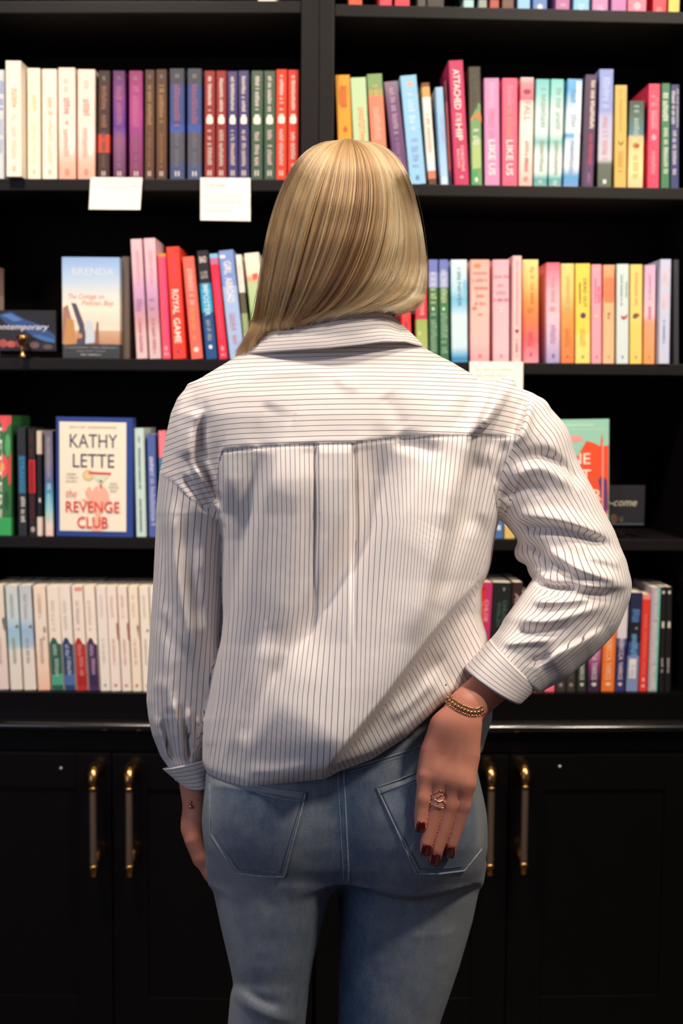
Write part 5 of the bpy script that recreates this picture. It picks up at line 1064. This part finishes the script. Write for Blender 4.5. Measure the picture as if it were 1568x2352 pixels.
# collar: a folded leaf round the neck (fold line on top, free edge below) and the stand inside it
def collar():
    tx = np.array([612, 618, 650, 700, 740, 780, 830, 870, 893, 908, 916]); ty = np.array([741, 737, 736, 733, 729, 722, 718, 717, 722, 733, 740])
    bx = np.array([552, 560, 610, 680, 750, 820, 880, 930, 968, 975]); by = np.array([812, 812, 809, 805, 801, 794, 786, 785, 795, 799])
    n, k = 15, 120; G = np.zeros((n, k, 3)); S = np.zeros((n, k))
    ph = np.linspace(-1.95, 1.95, k)
    for i in range(n):
        v = i / (n - 1); cx = 765 * (1 - v) + 764 * v; hw = 152 * (1 - v) + 211 * v; hd = 112 * (1 - v) + 142 * v
        for j, a in enumerate(ph):
            sx = math.sin(a); x = cx + hw * (sx if abs(a) < math.pi / 2 else math.copysign(1 - (1 - abs(sx)) * .9, a)); front = max(0, abs(a) - 1.45)
            yt = np.interp(x, tx, ty) + front * 95; yb = np.interp(x, bx, by) + front * 120; vv = v ** .92
            z = -hd * math.cos(a) + 6
            bow = math.sin(v * math.pi) * 9
            G[i, j] = (x, yt * (1 - vv) + yb * vv, z - bow * max(0, math.cos(a)) - (6 * math.exp(-((x - 910) / 60) ** 2) * v) )
            S[i, j] = v * 11 * 8.2 + 3 + (a * 2.2)
    # roll the fold line over
    top = G[:1].copy(); top[..., 2] += 7; top[..., 1] += 1; T2 = G[:1].copy(); T2[..., 2] += 3; T2[..., 1] -= 3
    st = G[:1].copy(); st[..., 2] += 10; st[..., 1] += 60
    GG = np.concatenate([st, top, T2, G]); SS = np.concatenate([S[:1] - 16, S[:1] - 4, S[:1] - 2, S])
    return grid_part('collar', GG, SHIRT, SS, 2.2, label='turned-down collar with level stripes')
collar()
def cuff(name, A0, A1, B0, B1, dz0, dz1, zc0, zc1, bow, per, label, folds_=()):
    """turned-back cuff: an open tapered band; A = rim over the sleeve (two silhouette ends), B = rim at the wrist"""
    n, k = 16, 96; G = np.zeros((n, k, 3)); S = np.zeros((n, k)); A0, A1, B0, B1 = map(np.array, (A0, A1, B0, B1))
    for i in range(n):
        v = i / (n - 1); P0 = A0 * (1 - v) + B0 * v; P1 = A1 * (1 - v) + B1 * v; c = (P0 + P1) / 2; h = (P1 - P0) / 2; dz = dz0 * (1 - v) + dz1 * v; zc = zc0 * (1 - v) + zc1 * v
        ax = ((B0 + B1) - (A0 + A1)); ax = ax / np.linalg.norm(ax)
        for j in range(k):
            a = 2 * math.pi * j / k; ca, sa = math.cos(a), math.sin(a)
            q = (abs(ca) ** 2.2 + abs(sa) ** 2.2) ** (-1 / 2.2)
            p = c + h * ca * q + ax * (bow[0] * (1 - v) + bow[1] * v) * sa * (1 if sa > 0 else .6)
            puff = 1.6 * math.sin(3 * a + 1.2) + 1.2 * math.sin(5 * a + v * 3)
            G[i, j] = (p[0], p[1], zc - dz * sa * q - puff); S[i, j] = v * per * 11
    lip = G[:1].copy(); ctr = lip.mean(1, keepdims=True); lip = ctr + (lip - ctr) * .93; lip[..., :2] += (G[2:3] - G[0:1])[..., :2] * .6
    lip2 = G[-1:].copy(); c2 = lip2.mean(1, keepdims=True); lip2 = c2 + (lip2 - c2) * .92; lip2[..., :2] -= (G[-1:] - G[-4:-3])[..., :2] * .8
    GG = np.concatenate([lip, G, lip2]); SS = np.concatenate([S[:1], S, S[-1:]])
    return grid_part(name, GG, SHIRT, SS, 2.0, closed=True, label=label)
cuff('cuff', (1127, 1467), (1236, 1578), (1068, 1531), (1196, 1616), 86, 74, -122, -158, (6, 12), 7.6, 'turned-back right cuff')
cuff('cuff', (374, 1766), (478, 1742), (420, 1804), (478, 1800), 76, 48, 70, 68, (3, 15), 6.4, 'turned-back left cuff')
# ---- body: one mesh of skin (torso, head, arms, hands, legs)
RM = np.array([(1.0)])
def zj(x, y): return min(zof(JB, x, y, -60), zof(SB, x, y, 900))
def hand_right():
    f = Fld((930, 1470, -330), (1260, 2010, 40), 2.2)
    zp = lambda x, y, o: zof(JB, x, y, -100) - o
    # forearm and wrist
    f.add(Chain([(1230, 1470, -105, 48), (1165, 1545, -138, 44), (1112, 1588, -168, 45), (1068, 1628, -198, 45), (1046, 1672, -212, 48)], .82))
    K = {'little': (979, 1782), 'ring': (1010, 1786), 'middle': (1043, 1792), 'index': (1070, 1800)}
    B = {'little': (1016, 1672), 'ring': (1036, 1668), 'middle': (1056, 1666), 'index': (1070, 1672)}
    zk = -218
    for n, r0, r1 in (('little', 30, 23), ('ring', 31, 22), ('middle', 31, 23), ('index', 30, 21)):
        b, k = B[n], K[n]; m = ((b[0] + k[0]) / 2 + (-6 if n == 'little' else (5 if n == 'index' else 0)), (b[1] + k[1]) / 2)
        f.add(Chain([(b[0], b[1], zk + 3, r0), (m[0], m[1], zk - 1, r0 * .92), (k[0], k[1], zk - 8, r1)], .8), 26)
    f.add(Ell((1011, 1780, zk - 20), (15, 17, 9)), 18); f.add(Ell((1042, 1788, zk - 20), (15, 17, 9)), 18); f.add(Ell((1068, 1798, zk - 17), (14, 16, 8)), 18)
    # tendon and vein relief on the back of the hand
    f.add(Chain([(1046, 1690, zk - 21, 5), (1030, 1740, zk - 21, 5), (1014, 1776, zk - 20, 5)], 1.), 12)
    f.add(Chain([(1056, 1690, zk - 20, 5), (1050, 1740, zk - 20, 5), (1043, 1780, zk - 20, 5)], 1.), 12)
    g = Fld((930, 1470, -330), (1260, 2010, 40), 2.2)
    FG = {'little': [(979, 1784, 20), (972, 1836, 18.5), (967, 1874, 16.5), (965, 1897, 13.5)],
          'ring': [(1010, 1788, 19), (1005, 1848, 17), (990, 1900, 16), (979, 1936, 15), (977, 1952, 13)],
          'middle': [(1043, 1794, 19), (1036, 1850, 16.5), (1018, 1910, 15.5), (1004, 1952, 14.5), (999, 1976, 12.5)],
          'index': [(1070, 1802, 20), (1064, 1850, 17), (1049, 1900, 15.5), (1037, 1938, 14.5), (1033, 1958, 12.5)]}
    Zt = {}
    for n, pts in FG.items():
        q = []
        for i, (x, y, r) in enumerate(pts):
            t = i / (len(pts) - 1); z = (1 - t) * (zk - 8) + t * (zp(x, y, 15)); z = min(z, zof(JB, x, y, -100) - r * .72) if i else z
            if i == 1: z -= 4
            q.append((x, y, z, r))
        Zt[n] = q; g.add(Chain(q, .92))
        a = q[1]; g.add(Ell((a[0], a[1], a[2] - a[3] * .36), (a[3] * .8, a[3] * .9, a[3] * .6)), 7)
    # thumb, tucked round the far side of the hip
    th = [(1062, 1690, -200, 24), (1066, 1740, -186, 20), (1064, 1790, -180, 17), (1060, 1830, -180, 14)]
    f.add(Chain(th, .9), 22)
    f.F = smin(f.F, g.F, 9.)
    V, Q = f.mesh(); return relax(V, Q, 1), Q, Zt
def hand_left():
    f = Fld((395, 1700, -60), (620, 2110, 210), 3.0)
    f.add(Chain([(420, 1715, 68, 34), (440, 1790, 68, 30), (446, 1850, 70, 27), (443, 1888, 74, 27)], 1.05))
    f.add(Ell((430, 1908, 72), (13, 14, 16)), 14)
    for i, dz in enumerate((-22, -2, 18, 38)):
        f.add(Chain([(446, 1885, 72 + dz * .6, 20), (447, 1930, 74 + dz, 21), (462, 1972, 76 + dz, 19)], 1.), 16)
    g = Fld((395, 1700, -60), (620, 2110, 210), 3.0)
    for i, (dz, L) in enumerate(((-22, .8), (-2, .95), (18, 1.), (38, .92))):
        p = [(462, 1972), (462 + 22 * L, 2004 + 6 * L), (462 + 50 * L, 2022 + 20 * L), (462 + 78 * L, 2034 + 28 * L)]
        g.add(Chain([(x, y, 76 + dz, r) for (x, y), r in zip(p, (16, 14, 12.5, 11))], 1.))
    g.add(Chain([(450, 1905, 110, 20), (462, 1950, 138, 17), (478, 1990, 146, 14), (490, 2020, 146, 12)], 1.), 4)
    f.F = smin(f.F, g.F, 9.)
    V, Q = f.mesh(); return relax(V, Q, 1), Q
def trunk():
    f = Fld((370, 320, -230), (1440, 3420, 330), 9.)
    f.add(Ell((790, 520, 5), (136, 178, 150)))
    f.add(Ell((790, 620, 70), (92, 110, 88)), 40); f.add(Ell((790, 700, 118), (46, 34, 36)), 30)            # jaw, chin
    f.add(Chain([(790, 560, 158, 14), (790, 605, 182, 19)], 1.), 18)                                            # nose
    for s in (-1, 1):
        f.add(Ell((790 + s * 132, 560, 8), (12, 38, 24)), 10)                                                   # ears
        f.add(Ell((790 + s * 48, 528, 132), (26, 17, 22)), 10); f.add(Chain([(790 + s * 20, 500, 152, 12), (790 + s * 76, 500, 132, 11)], 1.), 16)
    f.add(Chain([(760, 652, 140, 12), (790, 650, 150, 13), (820, 652, 140, 12)], 1.), 10)                        # lips
    f.add(Chain([(788, 640, -5, 98), (778, 760, 5, 92), (772, 850, 20, 90)], .92), 40)                     # neck
    f.add(Rings([(810, 660, 880, 0, 60, 70), (860, 540, 1010, 0, 95, 95), (930, 470, 1100, 0, 130, 110), (1050, 500, 1085, 0, 150, 125), (1250, 540, 1040, 0, 150, 120), (1450, 560, 1010, 0, 140, 115), (1600, 540, 1040, 0, 120, 110), (1750, 500, 1070, 0, 130, 120), (1900, 500, 1080, 0, 150, 120), (2010, 505, 1080, 0, 120, 120)], 2.2), 40)
    f.add(Chain([(500, 960, 15, 62), (440, 1180, 30, 56), (428, 1420, 45, 48), (425, 1600, 60, 42), (422, 1725, 68, 33)], 1.), 30)
    f.add(Chain([(1120, 980, 5, 66), (1230, 1120, 0, 60), (1310, 1280, -25, 54), (1350, 1340, -45, 48), (1290, 1430, -80, 50), (1225, 1480, -110, 46)], .9), 24)
    f.add(Chain([(630, 1960, 0, 120), (620, 2300, 5, 68), (612, 2550, 20, 70), (625, 2800, 40, 66), (630, 3260, 50, 42)], 1.), 30)
    f.add(Chain([(930, 1960, 40, 118), (895, 2300, 82, 72), (875, 2550, 95, 70), (862, 2800, 100, 66), (850, 3260, 105, 42)], 1.), 30)
    for x, z in ((630, 50), (850, 105)): f.add(Chain([(x, 3330, z - 30, 40), (x, 3350, z + 70, 36), (x, 3362, z + 150, 28)], 1.), 24); f.add(Chain([(x, 3240, z, 42), (x, 3330, z, 40)], 1.), 10)
    V, Q = f.mesh(); return relax(V, Q, 1), Q
hv, hq, ZT = hand_right(); lv, lq = hand_left(); tv, tq = trunk()
BV = np.concatenate([tv, hv, lv]); BQ = np.concatenate([tq, hq + len(tv), lq + len(tv) + len(hv)])
BODY = pl('body', W(BV), BQ, M_SKIN); BODY['label'] = 'skin of neck and both hands'
HB = BVHTree.FromPolygons([tuple(v) for v in hv], [tuple(q) for q in hq])
# nails
def nail(n, cx, cy, ang, a, b):
    k = 12; V = []; Fc = []
    for i in range(7):
        for j in range(9):
            u = (j / 8 - .5) * 2; v = (i / 6 - .5) * 2; uu = u * math.sqrt(max(0, 1 - .45 * v * v)) ; x = cx + a * uu * math.cos(ang) - b * v * math.sin(ang); y = cy + a * uu * math.sin(ang) + b * v * math.cos(ang)
            z = zof(HB, x, y, None) if False else (zof(HB, x, y, 1e9))
            V.append([x, y, z])
    V = np.array(V); ok = V[:, 2] < 1e8; zm = V[ok, 2].mean() if ok.any() else -230
    V[~ok, 2] = zm + 6
    # smooth domed plate
    U2 = np.array([((j / 8 - .5) * 2, (i / 6 - .5) * 2) for i in range(7) for j in range(9)])
    A = np.stack([np.ones(63), U2[:, 0], U2[:, 1], U2[:, 0] ** 2, U2[:, 1] ** 2], 1); c, *_ = np.linalg.lstsq(A[ok], V[ok, 2], rcond=None)
    c[3] = min(max(c[3], 2.), 5.); c[4] = min(max(c[4], 0.), 2.); V[:, 2] = A @ c - 2.2
    Q = [(i * 9 + j, i * 9 + j + 1, (i + 1) * 9 + j + 1, (i + 1) * 9 + j) for i in range(6) for j in range(8)]
    o = pl('fingernail', W(V), np.array(Q), M_NAIL, BODY); md = o.modifiers.new('t', 'SOLIDIFY'); md.thickness = .0009; md.offset = -1
    o['label'] = 'dark red painted nail'
nail('little', 966, 1899, .12, 10, 12); nail('ring', 979, 1953, .22, 11, 13); nail('middle', 1000, 1975, .2, 10.5, 14); nail('index', 1033, 1957, .1, 10.5, 13)
# ---- jewellery
def ring_pts(c, ax0, ax1, n, closed=True):
    return [np.array(c) + np.array(ax0) * math.cos(a) + np.array(ax1) * math.sin(a) for a in np.linspace(0, 2 * math.pi, n, endpoint=False)]
def bracelet():
    # beads follow the surface of the wrist
    pl_ = np.array([(1030, 1578), (1025, 1592), (1028, 1606), (1044, 1619), (1062, 1629), (1080, 1636), (1098, 1637), (1114, 1628)], float)
    t = np.linspace(0, 1, 240); k = np.linspace(0, 1, len(pl_)); x = np.interp(t, k, pl_[:, 0]); y = np.interp(t, k, pl_[:, 1])
    ker = np.hanning(31); ker /= ker.sum(); xs = np.convolve(np.pad(x, 15, 'edge'), ker, 'valid'); ys = np.convolve(np.pad(y, 15, 'edge'), ker, 'valid')
    L = np.concatenate([[0], np.cumsum(np.hypot(np.diff(xs), np.diff(ys)))]); parts = []
    def bead(p, r):
        v, f = lathe([(r * math.sin(a) + 1e-4, -r * math.cos(a)) for a in np.linspace(.15, math.pi - .15, 5)], 8); return ([(p[0] + a, p[1] + b, p[2] + c) for a, b, c in v], f)
    for off, r, stp in ((0, 4.4, 8.2), (-9, 2.5, 4.8), (8.2, 2.3, 4.6)):
        for d in np.arange(0, L[-1], stp):
            X = np.interp(d, L, xs); Y = np.interp(d, L, ys); i = min(int(d / L[-1] * 238), 238); dx, dy = xs[i + 1] - xs[i], ys[i + 1] - ys[i]; n = math.hypot(dx, dy) + 1e-9
            X2, Y2 = X - dy / n * -off * -1, Y + dx / n * off
            z = zof(HB, X2, Y2, 1e9)
            if z > 1e8: z = zof(HB, X2 + 5, Y2 + 4, 1e9)
            if z > 1e8: continue
            parts.append(bead(W(np.array([X2, Y2, z - r * .7])), r * U))
    # the part passing behind the wrist
    back = [np.array([1114 - 92 * s, 1628 - 56 * s + 10 * math.sin(s * math.pi), -196 + 62 * math.sin(s * math.pi)]) for s in np.linspace(0, 1, 24)]
    parts.append(tube(W(np.array(back)), 2.5 * U, 6))
    v, f = join(parts); o = pl('bracelet', v, f, M_GOLD); o['label'] = 'gold beaded bracelet on the right wrist'
bracelet()
def finger_ring():
    parts = []; q = ZT['ring'][1]
    for k, (dy, ph) in enumerate(((-17, 0.4), (-9, 2.2), (-1, 3.6), (7, 1.2), (15, 4.4))):
        pts = []
        for a in np.linspace(0, 2 * math.pi, 40, endpoint=False):
            x = 1006 - (dy) * .1 + 18.2 * math.cos(a); y = 1838 + dy + 4.2 * math.sin(3 * a + ph); z = q[2] + 3 - 17.6 * math.sin(a)
            zs_ = zof(HB, x, y, 1e9)
            if math.sin(a) > -.1 and zs_ < 1e8: z = min(z, zs_ - .9)
            pts.append((x, y, z))
        pts = np.array(pts); pts[:, 2] = (np.roll(pts[:, 2], 1) + pts[:, 2] + np.roll(pts[:, 2], -1)) / 3 - .4
        parts.append(tube(W(pts), 1.2 * U, 6, True))
    v, f = join(parts); o = pl('finger_ring', v, f, M_ROSE); o['label'] = 'openwork ring of crossing wires'
finger_ring()
def thin_bracelet():
    pts = [(446 + 28.5 * math.cos(a), 1841 + 3 * math.cos(a) - 5 * math.sin(a), 70 - 28.5 * math.sin(a)) for a in np.linspace(0, 2 * math.pi, 40, endpoint=False)]
    parts = [tube(W(np.array(pts)), .9 * U, 6, True)]
    for dx, dy, r in ((-9, 0, 3.6), (-8, 10, 5.5)):
        p = W(np.array([446 + dx, 1843 + dy, 70 - 30.0])); v, f = lathe([(r * U * math.sin(a) + 1e-5, -r * U * math.cos(a)) for a in np.linspace(.15, math.pi - .15, 6)], 10); parts.append(([(p[0] + a, p[1] + b, p[2] + c) for a, b, c in v], f))
    v, f = join(parts); o = pl('bracelet', v, f, M_GOLD); o['label'] = 'thin gold chain with a small charm on the left wrist'
thin_bracelet()

# ---- hair
HR = np.array([(316, 800, 16, 20), (325, 800, 62, 55), (345, 798, 108, 92), (372, 800, 132, 118), (400, 803, 147, 135), (470, 794, 161, 156), (560, 788, 184, 166), (650, 783, 196, 160), (700, 775, 194, 146), (740, 750, 165, 128), (830, 700, 170, 110)], float)
def hair_z(x, y):
    cx = np.interp(y, HR[:, 0], HR[:, 1]); hw = np.interp(y, HR[:, 0], HR[:, 2]); zb = np.interp(y, HR[:, 0], HR[:, 3])
    return -zb * np.sqrt(np.clip(1 - ((x - cx) / hw) ** 2, 0, 1))
GUIDES = [
 (-90, [(775, 322), (712, 342), (660, 400), (631, 490), (608, 590), (592, 680), (577, 755), (540, 815)]),
 (-78, [(778, 321), (720, 345), (672, 410), (643, 500), (620, 600), (606, 690), (594, 750), (572, 800)]),
 (-62, [(782, 320), (730, 350), (688, 420), (660, 515), (638, 615), (624, 690), (614, 730), (606, 760)]),
 (-45, [(786, 320), (746, 358), (708, 440), (684, 535), (658, 635), (644, 700), (634, 735), (628, 752)]),
 (-28, [(790, 320), (764, 365), (736, 455), (712, 550), (684, 650), (664, 705), (652, 735), (645, 750)]),
 (-10, [(796, 319), (786, 370), (768, 465), (746, 560), (712, 650), (686, 705), (668, 735), (658, 748)]),
 (6, [(802, 319), (808, 372), (798, 465), (778, 562), (738, 650), (704, 705), (682, 733), (668, 746)]),
 (22, [(806, 320), (832, 372), (830, 462), (812, 562), (770, 652), (728, 705), (700, 732), (684, 744)]),
 (38, [(810, 320), (856, 368), (868, 455), (856, 560), (818, 650), (768, 702), (728, 728), (704, 740)]),
 (54, [(814, 321), (880, 368), (904, 450), (902, 555), (872, 640), (822, 692), (772, 718), (736, 732)]),
 (68, [(818, 321), (878, 357), (914, 425), (932, 520), (930, 600), (905, 655), (852, 696), (790, 718)]),
 (80, [(820, 321), (893, 357), (934, 425), (953, 520), (960, 600), (950, 652), (912, 690), (850, 708)]),
 (88, [(822, 321), (901, 357), (943, 425), (962, 520), (972, 600), (970, 660), (944, 696), (900, 709)]),
 (94, [(822, 321), (906, 357), (947, 425), (966, 520), (976, 600), (978, 662), (962, 700), (922, 714)]),
]
def hair():
    ga = np.array([g[0] for g in GUIDES], float); gp = np.array([g[1] for g in GUIDES], float)          # 14 x 8 x 2
    K = 18; tk = np.linspace(0, 1, 8); ts = np.linspace(0, 1, K)
    # Catmull-like smoothing of each guide
    gd = np.zeros((len(ga), K, 2))
    for i in range(len(ga)):
        for c in range(2):
            co = np.polyfit(tk, gp[i, :, c], 5); gd[i, :, c] = np.polyval(co, ts)
    rng = np.random.default_rng(11)
    def layer(N, nclump, depth, jit, seed, a0=-90, a1=94):
        rng = np.random.default_rng(seed)
        ca = rng.uniform(a0, a1, nclump); ca.sort(); ct = rng.normal(0, .18, nclump); cj = rng.normal(0, 1, nclump); cl = rng.uniform(.9, 1.03, nclump)
        c = rng.integers(0, nclump, N); pull = rng.uniform(.0, .8, N) ** .7
        aa = rng.uniform(a0, a1, N); near = np.abs(aa[:, None] - ca[None]).argmin(1); c = near
        S = np.zeros((N, K, 3)); 
        for k in range(K):
            t = ts[k]; a = aa * (1 - pull * t * .8) + ca[c] * (pull * t * .8); a = np.clip(a, a0, a1)
            x = np.interp(a, ga, gd[:, k, 0]); y = np.interp(a, ga, gd[:, k, 1]); z = hair_z(x, y)
            S[:, k, 0] = x; S[:, k, 1] = y; S[:, k, 2] = z
        d = rng.uniform(0, 1, N) ** 1.3 * depth
        ph = rng.uniform(0, 6.28, N)[:, None]; env = np.sin(np.clip(ts, 0, 1) * 3.0)[None] ** .8
        S[:, :, 0] += (cj[c] * 4.5)[:, None] * env * ts[None] + jit * np.sin(ts[None] * 5 + ph) * ts[None]
        cz = np.sin(ca[c] * .55 + 1.3)[:, None] * 3.0 + (rng.normal(0, 1, nclump)[c] * 4.)[:, None]
        S[:, :, 2] += d[:, None] + cz * ts[None] ** .6 + 2
        S[:, :, 1] += rng.normal(0, 5, N)[:, None] * ts[None] ** 3
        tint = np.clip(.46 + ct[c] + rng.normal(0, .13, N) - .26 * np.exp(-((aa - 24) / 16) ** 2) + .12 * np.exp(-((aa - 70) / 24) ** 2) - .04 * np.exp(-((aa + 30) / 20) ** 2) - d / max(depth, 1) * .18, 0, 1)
        return S, tint
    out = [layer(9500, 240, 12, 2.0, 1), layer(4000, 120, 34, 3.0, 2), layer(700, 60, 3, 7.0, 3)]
    # hair of the sides and front, round the face and over the shoulder in front
    for sgn, gi in ((-1, 0), (1, len(ga) - 1)):
        N = 1500; r2 = np.random.default_rng(20 + gi); q = r2.uniform(0, 1, N); S = np.zeros((N, K, 3)); base = gd[gi]
        for k in range(K):
            t = ts[k]; zf = q * (150 * min(1, t * 2.6)); x = base[k, 0] - sgn * (zf / 150) ** 2 * 34 * min(1, t * 2) ; y = base[k, 1] + (q * 60 * max(0, t - .55) if sgn < 0 else q * 50 * max(0, t - .6))
            S[:, k, 0] = x + r2.normal(0, 1.5, N) * t - sgn * 3; S[:, k, 1] = y; S[:, k, 2] = zf + 2
        out.append((S, np.clip(r2.normal(.5, .16, N), 0, 1)))
    # a few fly-away hairs
    r3 = np.random.default_rng(5); N = 30; S = np.zeros((N, K, 3)); ang = r3.uniform(-90, 94, N); lift = r3.uniform(2, 9, N)
    for k in range(K):
        t = ts[k]; x = np.interp(ang, ga, gd[:, k, 0]); y = np.interp(ang, ga, gd[:, k, 1]); e = np.sin(min(1, t * 1.15) * 3.1)
        s = np.sign(ang); S[:, k, 0] = x + s * lift * e * (np.abs(ang) > 55); S[:, k, 1] = y - lift * .35 * e * (t < .35); S[:, k, 2] = hair_z(x, y) - 5 * e
    out.append((S, r3.uniform(.4, .9, N)))
    S = np.concatenate([o[0] for o in out]); T = np.concatenate([o[1] for o in out]); N = len(S)
    Pw = W(S.reshape(-1, 3)) - POFF
    hc = bpy.data.hair_curves.new('hair'); hc.add_curves([K] * N)
    hc.attributes['position'].data.foreach_set('vector', Pw.astype(np.float32).ravel())
    rad = (np.array([.00016] * N)[:, None] * np.interp(ts, [0, .1, .8, 1], [.8, 1, .95, .35])[None]).astype(np.float32)
    rad[-30:] *= .45
    ra = hc.attributes.get('radius') or hc.attributes.new('radius', 'FLOAT', 'POINT'); ra.data.foreach_set('value', rad.ravel())
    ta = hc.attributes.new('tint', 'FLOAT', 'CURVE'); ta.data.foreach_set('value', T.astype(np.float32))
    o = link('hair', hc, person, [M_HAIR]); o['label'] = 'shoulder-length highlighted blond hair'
    # under-layer that closes the mass of hair
    f = Fld((540, 300, -200), (1000, 850, 200), 5.)
    rows = [(y, cx - hw + 15, cx + hw - 15, 0, zb - 22, 150 * min(1, (y - 300) / 120) if y < 420 else 60) for y, cx, hw, zb in HR if 325 <= y <= 700]
    f.add(Rings(rows, 2.0)); f.add(Ell((798, 440, 20), (122, 110, 128)), 20)
    f.add(Chain([(690, 690, -60, 60), (680, 735, -55, 52)], 1.), 30)
    V, Q = f.mesh(); V = relax(V, Q, 2); u = pl('hair_underlayer', W(V), Q, M_ROOT, o)
    return o
HAIR = hair()
